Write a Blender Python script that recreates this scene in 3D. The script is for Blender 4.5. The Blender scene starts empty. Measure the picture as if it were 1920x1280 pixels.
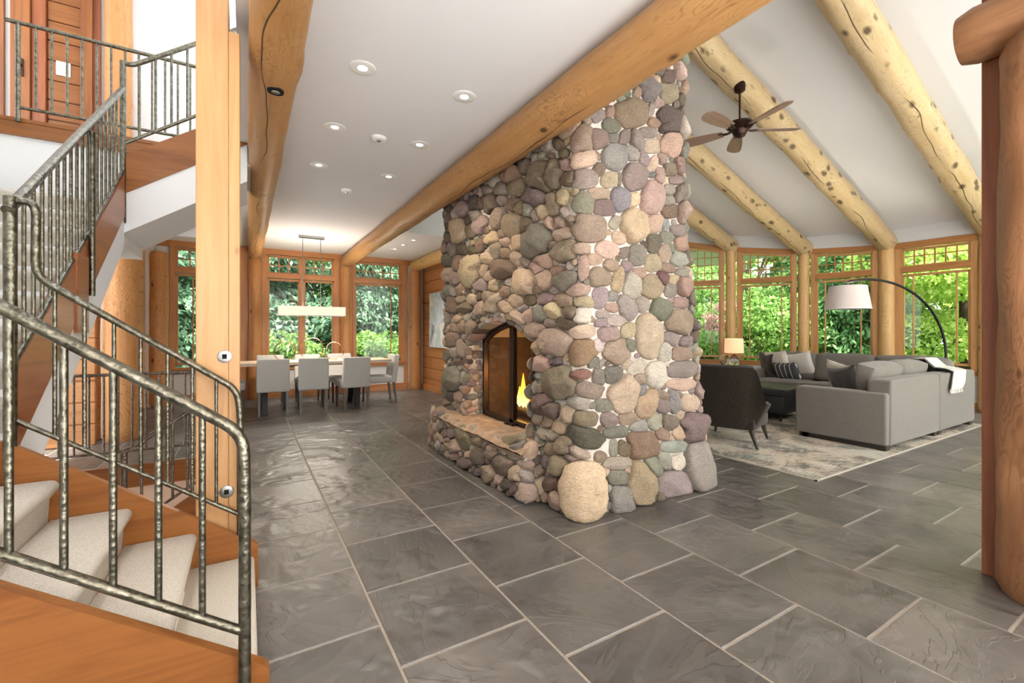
import bpy, bmesh, math, random
import numpy as np
from mathutils import Vector, Matrix, noise as mnoise

SC = bpy.context.scene
COL = SC.collection
R = math.radians

# ------------------------------------------------------------------ camera, light, exposure
cam_d = bpy.data.cameras.new('camera')
cam_d.sensor_width = 36.0
cam_d.lens = 833.87 / 1920 * 36
cam_d.shift_y = -16.29 / 1920
cam_d.clip_end = 200
cam = bpy.data.objects.new('camera', cam_d)
COL.objects.link(cam)
cam.location = (0, 0, 1.5)
cam.rotation_euler = (R(90), 0, R(-30.77))
SC.camera = cam

SC.view_settings.view_transform = 'Standard'
SC.view_settings.look = 'None'
SC.view_settings.gamma = 1
SC.view_settings.use_curve_mapping = False
SC.view_settings.exposure = 0.82

world = bpy.data.worlds.new('sky')
SC.world = world
world.use_nodes = True
wn = world.node_tree
wn.nodes.clear()
w_out = wn.nodes.new('ShaderNodeOutputWorld')
w_bg = wn.nodes.new('ShaderNodeBackground')
w_tc = wn.nodes.new('ShaderNodeTexCoord')
w_sep = wn.nodes.new('ShaderNodeSeparateXYZ')
w_rmp = wn.nodes.new('ShaderNodeValToRGB')
w_rmp.color_ramp.elements[0].position = 0.0
w_rmp.color_ramp.elements[0].color = (1.0, 0.99, 0.97, 1)
w_rmp.color_ramp.elements[1].position = 0.8
w_rmp.color_ramp.elements[1].color = (0.80, 0.90, 1.0, 1)
wn.links.new(w_tc.outputs['Generated'], w_sep.inputs[0])
wn.links.new(w_sep.outputs[2], w_rmp.inputs[0])
wn.links.new(w_rmp.outputs[0], w_bg.inputs[0])
w_bg.inputs[1].default_value = 2.8
wn.links.new(w_bg.outputs[0], w_out.inputs[0])


def lamp(name, kind, loc, energy, color=(1, 1, 1), rot=(0, 0, 0), **kw):
    l = bpy.data.lights.new(name, kind)
    l.energy = energy
    l.color = color
    for k, v in kw.items():
        setattr(l, k, v)
    o = bpy.data.objects.new(name, l)
    COL.objects.link(o)
    o.location = loc
    o.rotation_euler = rot
    return o


def aim(o, target):
    o.rotation_euler = (Vector(target) - o.location).to_track_quat('-Z', 'Y').to_euler()


sun = lamp('sun', 'SUN', (0, 0, 20), 9.0, (1.0, 0.95, 0.86), angle=R(1.5))
sun.rotation_euler = Vector((0.25, 0.42, -0.87)).to_track_quat('-Z', 'Y').to_euler()
# added fill lights behind the camera, turned to the white rear wall and ceiling
a1 = lamp('bounce_low', 'AREA', (1.0, -0.7, 1.5), 460, (1, 0.985, 0.96), (R(-90), 0, 0), shape='RECTANGLE', size=4.0, size_y=1.6)
a2 = lamp('bounce_vault', 'AREA', (7.0, -0.9, 2.6), 720, (1, 0.985, 0.96), (R(-90), 0, 0), shape='RECTANGLE', size=6.0, size_y=2.4)
a5 = lamp('bounce_vault_up', 'AREA', (7.0, -1.8, 0.4), 90, (1, 0.985, 0.96), shape='RECTANGLE', size=5.0, size_y=2.6)
aim(a5, (8.0, 1.6, 6.0))
a4 = lamp('bounce_up', 'AREA', (1.1, -2.0, 0.3), 190, (1, 0.985, 0.96), (R(180), 0, 0), shape='RECTANGLE', size=2.4, size_y=2.4)
a6 = lamp('stair_fill_spot', 'SPOT', (-0.7, 2.3, 5.6), 150, (1, 0.95, 0.88), spot_size=R(50), spot_blend=0.8, shadow_soft_size=0.35)  # added fill spot to brighten the lowest steps, no fitting modelled
a3 = lamp('stair_void_fill', 'AREA', (-1.2, 4.4, 6.1), 12, (1, 0.98, 0.95), shape='RECTANGLE', size=1.6, size_y=3.0)  # added fill light high in the stair void, the roof has no opening

SC.cycles.use_denoising = True
SC.cycles.max_bounces = 8
SC.cycles.diffuse_bounces = 4
SC.cycles.glossy_bounces = 4
SC.cycles.transmission_bounces = 6
SC.cycles.transparent_max_bounces = 12
SC.cycles.sample_clamp_indirect = 4.0
SC.cycles.adaptive_threshold = 0.03
SC.cycles.caustics_reflective = False
SC.cycles.caustics_refractive = False


# ------------------------------------------------------------------ materials
def s2l(c):
    return tuple(((x / 255) / 12.92 if x <= 10 else (((x / 255) + 0.055) / 1.055) ** 2.4) for x in c)


class NT:
    def __init__(self, name):
        self.m = bpy.data.materials.new(name)
        self.m.use_nodes = True
        self.t = self.m.node_tree
        self.t.nodes.clear()
        self.out = self.n('OutputMaterial')
        self.b = self.n('BsdfPrincipled')
        self.l(self.b.outputs[0], self.out.inputs[0])

    def n(self, typ, **kw):
        nd = self.t.nodes.new('ShaderNode' + typ)
        for k, v in kw.items():
            setattr(nd, k, v)
        return nd

    def l(self, a, b):
        self.t.links.new(a, b)

    def coord(self, scale=(1, 1, 1), which='Object', loc=(0, 0, 0), rnd=True):
        tc = self.n('TexCoord')
        mp = self.n('Mapping')
        mp.inputs['Scale'].default_value = scale
        mp.inputs['Location'].default_value = loc
        if rnd:
            oi = self.n('ObjectInfo')
            ad = self.n('VectorMath', operation='MULTIPLY_ADD')
            cb = self.n('CombineXYZ')
            for i in range(3):
                self.l(oi.outputs['Random'], cb.inputs[i])
            self.l(cb.outputs[0], ad.inputs[0])
            ad.inputs[1].default_value = (7.3, 5.1, 9.7)
            self.l(tc.outputs[which], ad.inputs[2])
            self.l(ad.outputs[0], mp.inputs[0])
        else:
            self.l(tc.outputs[which], mp.inputs[0])
        return mp.outputs[0]

    def noise(self, co, scale=5, detail=4, rough=0.55, dist=0.0):
        nd = self.n('TexNoise')
        nd.inputs['Scale'].default_value = scale
        nd.inputs['Detail'].default_value = detail
        nd.inputs['Roughness'].default_value = rough
        nd.inputs['Distortion'].default_value = dist
        if co is not None:
            self.l(co, nd.inputs['Vector'])
        return nd.outputs['Fac']

    def vor(self, co, scale=5, feature='F1', out='Distance', rand=1.0):
        nd = self.n('TexVoronoi', feature=feature)
        nd.inputs['Scale'].default_value = scale
        nd.inputs['Randomness'].default_value = rand
        self.l(co, nd.inputs['Vector'])
        return nd.outputs[out]

    def ramp(self, fac, stops, interp='LINEAR'):
        nd = self.n('ValToRGB')
        cr = nd.color_ramp
        cr.interpolation = interp
        while len(cr.elements) < len(stops):
            cr.elements.new(0.5)
        for e, (p, c) in zip(cr.elements, stops):
            e.position = p
            e.color = tuple(c) + (1,) if len(c) == 3 else c
        self.l(fac, nd.inputs[0])
        return nd.outputs[0]

    def mix(self, a, b, fac, mode='MIX'):
        nd = self.n('Mix', data_type='RGBA', blend_type=mode)
        if isinstance(fac, (int, float)):
            nd.inputs[0].default_value = fac
        else:
            self.l(fac, nd.inputs[0])
        for i, x in ((6, a), (7, b)):
            if isinstance(x, tuple):
                nd.inputs[i].default_value = x + (1,) if len(x) == 3 else x
            else:
                self.l(x, nd.inputs[i])
        return nd.outputs[2]

    def math(self, op, a, b=0.0, c=None):
        nd = self.n('Math', operation=op)
        for i, x in enumerate((a, b) if c is None else (a, b, c)):
            if isinstance(x, (int, float)):
                nd.inputs[i].default_value = x
            else:
                self.l(x, nd.inputs[i])
        return nd.outputs[0]

    def bump(self, h, strength=0.3, dist=0.01, prev=None):
        nd = self.n('Bump')
        nd.inputs['Strength'].default_value = strength
        nd.inputs['Distance'].default_value = dist
        self.l(h, nd.inputs['Height'])
        if prev is not None:
            self.l(prev, nd.inputs['Normal'])
        return nd.outputs[0]

    def set(self, color=None, rough=0.5, metal=0.0, spec=0.5, normal=None):
        b = self.b
        if color is not None:
            if isinstance(color, tuple):
                b.inputs['Base Color'].default_value = color + (1,)
            else:
                self.l(color, b.inputs['Base Color'])
        if isinstance(rough, (int, float)):
            b.inputs['Roughness'].default_value = rough
        else:
            self.l(rough, b.inputs['Roughness'])
        b.inputs['Metallic'].default_value = metal
        b.inputs['Specular IOR Level'].default_value = spec
        if normal is not None:
            self.l(normal, b.inputs['Normal'])
        return self.m


def m_plain(name, rgb, rough=0.6, metal=0.0, spec=0.4, grain=0.0, gscale=60):
    t = NT(name)
    c = s2l(rgb)
    if grain:
        co = t.coord()
        n = t.noise(co, gscale, 3)
        col = t.ramp(n, [(0.3, tuple(x * (1 - grain) for x in c)), (0.7, tuple(min(1, x * (1 + grain)) for x in c))])
        return t.set(col, rough, metal, spec, t.bump(n, 0.15, 0.002))
    return t.set(c, rough, metal, spec)


def m_log(name, light, mid, dark, knot=0.5, crack=True, rough=0.45, rnd=True):
    """round log, grain along local Z"""
    t = NT(name)
    co = t.coord((9, 9, 0.55), rnd=rnd)
    n1 = t.noise(co, 1.6, 5, 0.6, 0.6)
    co2 = t.coord((1.5, 1.5, 0.8), rnd=rnd)
    n2 = t.noise(co2, 1.7, 3, 0.5, 0.8)
    base = t.ramp(n1, [(0.25, s2l(mid)), (0.5, s2l(light)), (0.8, s2l(mid))])
    tint = t.ramp(n2, [(0.35, s2l(mid)), (0.65, s2l(light))])
    col = t.mix(base, tint, 0.45)
    # peeled swirl flecks
    co3 = t.coord((14, 14, 3.2), rnd=rnd)
    n3 = t.noise(co3, 1.4, 4, 0.65, 1.6)
    fl = t.ramp(n3, [(0.56, (0, 0, 0)), (0.68, (1, 1, 1))])
    col = t.mix(col, s2l(dark), t.math('MULTIPLY', fl, 0.28))
    kv = t.vor(t.coord((2.4, 2.4, 1.5), rnd=rnd), 1.5)
    km = t.ramp(t.math('ADD', kv, t.math('MULTIPLY', n3, 0.10)), [(0.10 * knot + 0.06, (1, 1, 1)), (0.16 * knot + 0.10, (0, 0, 0))])
    col = t.mix(col, s2l(tuple(x * 0.42 for x in dark)), t.math('MULTIPLY', km, 0.85))
    n5 = t.noise(t.coord((3.2, 3.2, 1.0), rnd=rnd), 1.5, 2, 0.5, 1.2)
    ln = t.math('ABSOLUTE', t.math('SUBTRACT', t.math('FRACT', t.math('MULTIPLY', n5, 17.0)), 0.5))
    lm = t.math('MULTIPLY', t.ramp(ln, [(0.06, (1, 1, 1)), (0.22, (0, 0, 0))]), t.ramp(n2, [(0.42, (0, 0, 0)), (0.6, (1, 1, 1))]))
    col = t.mix(col, s2l(dark), t.math('MULTIPLY', lm, 0.42))
    if knot > 0.8:
        kv2 = t.vor(t.coord((5.0, 5.0, 2.6), rnd=rnd), 1.25)
        kg = t.ramp(n2, [(0.46, (0, 0, 0)), (0.52, (1, 1, 1))])
        km2 = t.math('MULTIPLY', t.ramp(t.math('ADD', kv2, t.math('MULTIPLY', n3, 0.35)), [(0.36, (1, 1, 1)), (0.5, (0, 0, 0))]), kg)
        col = t.mix(col, s2l(tuple(x * 0.5 for x in dark)), t.math('MULTIPLY', km2, 0.8))
    h = t.math('ADD', t.math('MULTIPLY', n1, 0.5), t.math('MULTIPLY', n3, 0.5))
    if crack:
        tc = t.n('TexCoord')
        sp = t.n('SeparateXYZ')
        t.l(tc.outputs['Object'], sp.inputs[0])
        ang = t.math('ARCTAN2', sp.outputs[1], sp.outputs[0])
        wob = t.noise(t.coord((0.01, 0.01, 0.6), rnd=rnd), 1.0, 2, 0.5)
        d = t.math('ABSOLUTE', t.math('SUBTRACT', t.math('SUBTRACT', ang, t.math('MULTIPLY', wob, 2.4)), -2.6))
        gate = t.noise(t.coord((0.01, 0.01, 0.5), rnd=rnd, loc=(0, 0, 3)), 1.0, 2)
        cm = t.math('MULTIPLY', t.ramp(d, [(0.018, (1, 1, 1)), (0.04, (0, 0, 0))]), t.ramp(gate, [(0.45, (0, 0, 0)), (0.5, (1, 1, 1))]))
        col = t.mix(col, s2l((45, 28, 15)), t.math('MULTIPLY', cm, 0.9))
        h = t.math('SUBTRACT', h, cm)
    return t.set(col, rough, 0, 0.35, t.bump(h, 0.35, 0.012))


def m_wood(name, light, dark, axis='x', gs=1.0, rough=0.4, knots=True, rnd=True):
    t = NT(name)
    sc = {'x': (0.5, 8, 8), 'y': (8, 0.5, 8), 'z': (8, 8, 0.5)}[axis]
    co = t.coord(tuple(s * gs for s in sc), rnd=rnd)
    n1 = t.noise(co, 1.5, 5, 0.6, 0.9)
    n2 = t.noise(t.coord(tuple(s * 4 * gs for s in sc), rnd=rnd), 2.0, 3, 0.5)
    col = t.ramp(n1, [(0.28, s2l(dark)), (0.55, s2l(light)), (0.75, s2l(dark))])
    col = t.mix(col, s2l(dark), t.math('MULTIPLY', n2, 0.35))
    if knots:
        ks = {'x': (1.2, 2.4, 2.4), 'y': (2.4, 1.2, 2.4), 'z': (2.4, 2.4, 1.2)}[axis]
        kv = t.vor(t.coord(ks, rnd=rnd), 1.3)
        km = t.ramp(kv, [(0.05, (1, 1, 1)), (0.085, (0, 0, 0))])
        col = t.mix(col, s2l(tuple(x * 0.4 for x in dark)), t.math('MULTIPLY', km, 0.85))
    return t.set(col, rough, 0, 0.4, t.bump(n1, 0.08, 0.004))


def m_attr(name, rough=0.7, spec=0.3, nscale=14, amp=0.35, bump=0.5, speck=0.0, bdist=0.012):
    """colour per vertex attribute with grain"""
    t = NT(name)
    at = t.n('Attribute', attribute_name='Col')
    co = t.coord(rnd=False)
    n = t.noise(co, nscale, 5, 0.62)
    n2 = t.noise(co, nscale * 11, 4, 0.65)
    n4 = t.noise(t.coord((1, 1, 2.4), rnd=False), nscale * 4.5, 3, 0.6, 0.8)
    lo = t.mix(at.outputs[0], (1 - amp, 1 - amp, 1 - amp), 1.0, 'MULTIPLY')
    hi = t.mix(at.outputs[0], (1 + amp * 0.6, 1 + amp * 0.55, 1 + amp * 0.5), 1.0, 'MULTIPLY')
    col = t.mix(lo, hi, t.ramp(t.math('ADD', t.math('ADD', t.math('MULTIPLY', n, 0.3), t.math('MULTIPLY', n4, 0.35)), t.math('MULTIPLY', n2, 0.35)), [(0.38, (0, 0, 0)), (0.62, (1, 1, 1))]))
    if speck:
        col = t.mix(col, (0.55, 0.52, 0.48), t.math('MULTIPLY', t.ramp(n2, [(0.6, (0, 0, 0)), (0.72, (1, 1, 1))]), speck))
        col = t.mix(col, (0.05, 0.045, 0.04), t.math('MULTIPLY', t.ramp(n2, [(0.28, (1, 1, 1)), (0.38, (0, 0, 0))]), speck))
    h = t.math('ADD', t.math('MULTIPLY', n4, 0.9), t.math('MULTIPLY', n2, 0.55))
    return t.set(col, rough, 0, spec, t.bump(h, bump, bdist))


def m_fabric(name, c1, c2, scale=260, rough=0.95, bump=0.25, sheen=0.2):
    t = NT(name)
    co = t.coord(rnd=False)
    n = t.noise(co, scale, 2, 0.5)
    n2 = t.noise(co, 6, 3, 0.5)
    col = t.ramp(n, [(0.35, s2l(c1)), (0.65, s2l(c2))])
    col = t.mix(col, s2l(c1), t.math('MULTIPLY', n2, 0.35))
    t.b.inputs['Sheen Weight'].default_value = sheen
    return t.set(col, rough, 0, 0.15, t.bump(n, bump, 0.003))


M = {}
M['plaster'] = m_plain('plaster_white', (216, 216, 215), 0.9, spec=0.1)
M['ceiling'] = m_plain('ceiling_white', (232, 232, 233), 0.95, spec=0.05)
M['plaster_low'] = m_plain('plaster_basement', (225, 200, 180), 0.9, spec=0.1)
M['log_honey'] = m_log('log_honey', (186, 142, 92), (160, 112, 64), (112, 74, 40), 0.45)
M['log_orange'] = m_log('log_orange', (192, 140, 88), (164, 108, 60), (112, 68, 36), 0.5, crack=False)
M['log_pale'] = m_log('log_pale', (206, 184, 144), (182, 152, 108), (118, 88, 52), 0.95)
M['log_post'] = m_log('log_post', (212, 174, 118), (188, 146, 90), (140, 98, 54), 0.35, crack=False)
M['log_red'] = m_log('log_red', (166, 120, 84), (128, 86, 56), (84, 50, 30), 0.3, crack=False)
M['timber'] = m_wood('timber_fir', (196, 152, 104), (172, 124, 76), 'z', 0.7, 0.4)
M['trim_x'] = m_wood('trim_x', (192, 134, 84), (160, 102, 58), 'x', 1.5, 0.4, False)
M['trim_z'] = m_wood('trim_z', (194, 138, 86), (162, 104, 60), 'z', 1.5, 0.4, False)
M['bay_x'] = m_wood('bay_trim_x', (176, 124, 72), (140, 90, 48), 'x', 1.5, 0.4, False)
M['bay_z'] = m_wood('bay_trim_z', (196, 150, 98), (160, 112, 66), 'z', 1.5, 0.4, False)
M['fir_x'] = m_wood('stringer_fir_x', (140, 88, 42), (108, 60, 24), 'x', 0.8, 0.32)
M['fir_y'] = m_wood('stringer_fir_y', (150, 92, 54), (118, 64, 34), 'y', 0.8, 0.3)
M['plank_x'] = m_wood('plank_x', (180, 126, 78), (148, 94, 52), 'x', 0.9, 0.45)
M['plank_y'] = m_wood('plank_y', (220, 172, 116), (194, 140, 86), 'y', 0.9, 0.45)
M['fir_z'] = m_wood('fir_z', (146, 92, 46), (112, 62, 28), 'z', 1.2, 0.4, False)
M['cedar'] = m_wood('cedar_board', (152, 96, 66), (118, 68, 46), 'z', 1.0, 0.5, False)
M['door_wood'] = m_wood('door_wood', (150, 88, 52), (120, 62, 34), 'z', 1.2, 0.35, False)
M['table_wood'] = m_wood('table_wood', (222, 205, 186), (190, 168, 142), 'x', 0.8, 0.3, True)
M['black'] = m_plain('black_metal', (28, 27, 26), 0.45, 0.3)
M['black_wood'] = m_plain('espresso_wood', (44, 38, 34), 0.4)
M['grey_wood'] = m_plain('chair_leg_grey', (88, 84, 80), 0.45)
M['white'] = m_plain('white_enamel', (240, 240, 238), 0.4)
M['chrome'] = m_plain('chrome', (200, 198, 194), 0.18, 1.0)
M['steel'] = m_plain('brushed_steel', (150, 150, 150), 0.35, 1.0)
M['bronze'] = m_plain('oil_bronze', (58, 40, 32), 0.35, 0.7)
M['fan_blade'] = m_wood('fan_blade_wood', (150, 122, 106), (120, 96, 82), 'x', 1.0, 0.35, False)
M['iron'] = m_plain('fireplace_iron', (70, 58, 50), 0.4, 0.8)
M['soot'] = m_plain('firebox_soot', (92, 76, 64), 0.9, grain=0.3, gscale=12)
M['gap'] = m_plain('dark_gap', (14, 12, 10), 0.9)
M['chair_fab'] = m_fabric('chair_linen', (166, 163, 158), (190, 187, 181))
M['sofa_fab'] = m_fabric('sofa_tweed', (98, 93, 87), (130, 125, 117))
M['velvet'] = m_fabric('armchair_velvet', (36, 31, 26), (52, 46, 38), 40, 0.8, 0.1, 0.15)
M['velvet_seat'] = m_fabric('armchair_seat_velvet', (120, 122, 108), (140, 142, 126), 40, 0.8, 0.1, 0.3)
M['leather'] = m_plain('ottoman_leather', (40, 40, 42), 0.42, 0, 0.5, 0.15, 30)
M['pil_cream'] = m_fabric('pillow_cream', (190, 184, 174), (214, 208, 198), 120)
M['pil_dark'] = m_fabric('pillow_charcoal', (44, 42, 40), (62, 60, 57), 60, 0.85, 0.2, 0.4)
M['rug_edge'] = m_fabric('rug_binding', (150, 142, 128), (172, 164, 150), 120)
M['throw'] = m_fabric('throw_wool', (186, 182, 174), (222, 219, 212), 50, 1.0, 0.6)
M['gold'] = m_plain('ring_brass', (190, 150, 110), 0.2, 1.0)

# hammered steel of the railings
t = NT('hammered_steel')
co = t.coord(rnd=False)
v = t.vor(co, 55)
n = t.noise(co, 30, 3)
col = t.ramp(n, [(0.3, s2l((74, 70, 60))), (0.7, s2l((124, 120, 106)))])
M['hammer'] = t.set(col, 0.3, 0.92, 0.5, t.bump(t.math('ADD', v, t.math('MULTIPLY', n, 0.4)), 0.55, 0.004))
t = NT('hammered_steel_dark')
co = t.coord(rnd=False)
v = t.vor(co, 70)
col = t.ramp(t.noise(co, 30, 3), [(0.3, s2l((84, 74, 66))), (0.7, s2l((126, 114, 104)))])
M['hammer_dark'] = t.set(col, 0.36, 0.9, 0.5, t.bump(v, 0.6, 0.006))

# slate
t = NT('slate_tile')
at = t.n('Attribute', attribute_name='Col')
sp = t.n('SeparateColor')
t.l(at.outputs[0], sp.inputs[0])
tc = t.n('TexCoord')
off = t.n('CombineXYZ')
t.l(t.math('MULTIPLY', sp.outputs[1], 40.0), off.inputs[0])
t.l(t.math('MULTIPLY', sp.outputs[2], 40.0), off.inputs[1])
rot = t.n('VectorRotate', rotation_type='Z_AXIS')
t.l(tc.outputs['Object'], rot.inputs['Vector'])
t.l(t.math('MULTIPLY', sp.outputs[1], 6.28), rot.inputs['Angle'])
ad = t.n('VectorMath', operation='ADD')
t.l(rot.outputs[0], ad.inputs[0])
t.l(off.outputs[0], ad.inputs[1])
mp = t.n('Mapping')
mp.inputs['Scale'].default_value = (1.0, 2.6, 1)
t.l(ad.outputs[0], mp.inputs[0])
na = t.noise(mp.outputs[0], 1.35, 6, 0.52, 0.7)
nb = t.noise(mp.outputs[0], 16, 3, 0.5, 0.2)
nc = t.noise(ad.outputs[0], 1.3, 3, 0.5)
# stepped cleft layers: terraces with short risers
xx = t.math('MULTIPLY', na, 11.0)
fc = t.math('FRACT', xx)
ter = t.ramp(fc, [(0.0, (0, 0, 0)), (0.10, (1, 1, 1))])
st = t.math('DIVIDE', t.math('ADD', t.math('FLOOR', xx), ter), 11.0)
gate_ = t.ramp(t.noise(ad.outputs[0], 1.7, 3, 0.6), [(0.44, (0, 0, 0)), (0.58, (1, 1, 1))])
cl_ = t.math('MULTIPLY', t.ramp(fc, [(0.0, (0, 0, 0)), (0.02, (1, 1, 1)), (0.06, (0, 0, 0))]), gate_)
h = t.math('ADD', t.math('MULTIPLY', st, t.math('ADD', t.math('MULTIPLY', gate_, 1.5), 0.5)), t.math('MULTIPLY', nb, 0.03))
c0 = t.ramp(nc, [(0.3, s2l((72, 69, 67))), (0.55, s2l((90, 86, 82))), (0.75, s2l((108, 102, 96)))])
val = t.math('ADD', t.math('MULTIPLY', sp.outputs[0], 0.5), 0.72)
cv = t.n('CombineColor')
for i in range(3):
    t.l(val, cv.inputs[i])
col = t.mix(c0, cv.outputs[0], 1.0, 'MULTIPLY')
col = t.mix(col, s2l((100, 95, 90)), t.math('MULTIPLY', t.ramp(nb, [(0.5, (0, 0, 0)), (0.8, (1, 1, 1))]), 0.12))
col = t.mix(col, s2l((46, 43, 41)), t.math('MULTIPLY', cl_, 0.6))
col = t.mix(col, s2l((128, 122, 116)), t.math('MULTIPLY', t.math('FRACT', t.math('MULTIPLY', t.math('FLOOR', xx), 0.37)), 0.16))
rg = t.math('ADD', t.math('MULTIPLY', nb, 0.26), 0.22)
M['slate'] = t.set(col, rg, 0, 0.7, t.bump(h, 0.5, 0.03))
M['grout'] = m_plain('grout', (150, 140, 128), 0.9, spec=0.1, grain=0.15, gscale=80)

# carpet on the stairs
t = NT('stair_carpet')
co = t.coord(rnd=False)
n = t.noise(co, 230, 3, 0.7)
n2 = t.noise(co, 420, 2, 0.6)
col = t.ramp(n, [(0.28, s2l((150, 138, 122))), (0.42, s2l((214, 204, 190))), (0.7, s2l((238, 230, 218)))])
col = t.mix(col, s2l((110, 98, 84)), t.math('MULTIPLY', t.ramp(n2, [(0.68, (0, 0, 0)), (0.76, (1, 1, 1))]), 0.5))
M['carpet'] = t.set(col, 1.0, 0, 0.05, t.bump(n, 0.9, 0.012))

# distressed rug
t = NT('rug_distressed')
co = t.coord(rnd=False)
n1 = t.noise(co, 1.6, 6, 0.72, 0.6)
n2 = t.noise(t.coord((1, 7, 1), rnd=False), 9, 4, 0.7)
n3 = t.noise(co, 0.9, 3, 0.5, 0.3)
n4 = t.noise(co, 150, 2)
m1 = t.ramp(t.math('ADD', t.math('MULTIPLY', n1, 0.7), t.math('MULTIPLY', n2, 0.3)), [(0.47, (0, 0, 0)), (0.57, (1, 1, 1))])
base = t.ramp(n3, [(0.35, s2l((192, 185, 171))), (0.55, s2l((184, 172, 156))), (0.7, s2l((168, 170, 159)))])
col = t.mix(base, s2l((74, 72, 72)), t.math('MULTIPLY', m1, 0.8))
m2 = t.ramp(t.noise(t.coord(loc=(5, 3, 0), rnd=False), 2.2, 5, 0.7), [(0.58, (0, 0, 0)), (0.68, (1, 1, 1))])
col = t.mix(col, s2l((150, 118, 100)), t.math('MULTIPLY', m2, 0.45))
M['rug'] = t.set(col, 1.0, 0, 0.05, t.bump(t.math('ADD', n4, n2), 0.4, 0.004))

# striped lumbar pillow
t = NT('pillow_striped')
wv = t.n('TexWave', wave_type='BANDS', bands_direction='X')
wv.inputs['Scale'].default_value = 2.6
t.l(t.coord(rnd=False), wv.inputs[0])
col = t.ramp(wv.outputs['Fac'], [(0.93, s2l((78, 82, 84))), (0.97, s2l((214, 212, 206)))])
M['pil_stripe'] = t.set(col, 0.95, 0, 0.1)

# stones, mortar, foliage
M['stone'] = m_attr('river_stone', 0.75, 0.25, 7, 0.34, 1.0, 0.30, 0.010)
M['mortar'] = m_plain('mortar', (198, 190, 181), 0.95, spec=0.1, grain=0.14, gscale=25)
M['hearth_slab'] = m_plain('hearth_slab_stone', (156, 132, 110), 0.8, spec=0.2, grain=0.3, gscale=9)

t = NT('window_glass')
t.t.nodes.remove(t.b)
tr = t.n('BsdfTransparent')
tr.inputs[0].default_value = (0.96, 0.98, 0.97, 1)
gl = t.n('BsdfGlossy')
gl.inputs['Roughness'].default_value = 0.01
lw = t.n('LayerWeight')
lw.inputs[0].default_value = 0.5
fr = t.math('ADD', t.math('MULTIPLY', t.math('POWER', lw.outputs['Facing'], 5.0), 0.5), 0.018)
mx = t.n('MixShader')
t.l(fr, mx.inputs[0])
t.l(tr.outputs[0], mx.inputs[1])
t.l(gl.outputs[0], mx.inputs[2])
t.l(mx.outputs[0], t.out.inputs[0])
M['glass'] = t.m
t = NT('smoked_fire_glass')
t.t.nodes.remove(t.b)
tr = t.n('BsdfTransparent')
tr.inputs[0].default_value = (0.84, 0.80, 0.76, 1)
gl = t.n('BsdfGlossy')
gl.inputs['Roughness'].default_value = 0.03
lw = t.n('LayerWeight')
lw.inputs[0].default_value = 0.5
fr = t.math('ADD', t.math('MULTIPLY', t.math('POWER', lw.outputs['Facing'], 5.0), 0.5), 0.03)
mx = t.n('MixShader')
t.l(fr, mx.inputs[0])
t.l(tr.outputs[0], mx.inputs[1])
t.l(gl.outputs[0], mx.inputs[2])
t.l(mx.outputs[0], t.out.inputs[0])
M['fire_glass'] = t.m


def m_shade(name, rgb, emit, strength):
    t = NT(name)
    co = t.coord((1, 1, 1), rnd=False)
    n = t.noise(t.coord((40, 40, 1), rnd=False), 3, 2)
    t.b.inputs['Emission Color'].default_value = s2l(emit) + (1,)
    t.b.inputs['Emission Strength'].default_value = strength
    return t.set(t.mix(s2l(rgb), s2l(tuple(x * 0.95 for x in rgb)), n), 0.9, 0, 0.1)


M['shade_pendant'] = m_shade('pendant_shade', (220, 200, 184), (255, 222, 190), 0.5)
M['shade_arc'] = m_shade('arc_shade', (196, 186, 180), (255, 236, 222), 0.05)
M['shade_table'] = m_shade('table_shade', (226, 180, 146), (255, 186, 138), 0.5)


def m_emit(name, rgb, s):
    t = NT(name)
    t.b.inputs['Emission Color'].default_value = s2l(rgb) + (1,)
    t.b.inputs['Emission Strength'].default_value = s
    return t.set(s2l(rgb), 0.5)


M['bulb'] = m_emit('lamp_bulb', (255, 246, 232), 4.0)
M['ember'] = m_emit('ember', (220, 84, 24), 0.9)
t = NT('flame')
t.t.nodes.remove(t.b)
em = t.n('Emission')
tc = t.n('TexCoord')
sp = t.n('SeparateXYZ')
t.l(tc.outputs['Generated'], sp.inputs[0])
cr = t.ramp(sp.outputs[2], [(0.0, s2l((255, 225, 120))), (0.45, s2l((255, 190, 60))), (1.0, s2l((255, 120, 20)))])
t.l(cr, em.inputs[0])
em.inputs[1].default_value = 4.0
t.l(em.outputs[0], t.out.inputs[0])
M['flame'] = t.m


def m_leaf(name, c1, c2, c3, trans=0.35):
    t = NT(name)
    at = t.n('Attribute', attribute_name='Col')
    sp = t.n('SeparateColor')
    t.l(at.outputs[0], sp.inputs[0])
    col = t.ramp(sp.outputs[0], [(0.0, s2l(c1)), (0.5, s2l(c2)), (1.0, s2l(c3))])
    t.set(col, 0.6, 0, 0.3)
    tl = t.n('BsdfTranslucent')
    t.l(col, tl.inputs[0])
    mx = t.n('MixShader')
    mx.inputs[0].default_value = trans
    t.l(t.b.outputs[0], mx.inputs[1])
    t.l(tl.outputs[0], mx.inputs[2])
    t.l(mx.outputs[0], t.out.inputs[0])
    return t.m


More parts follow.
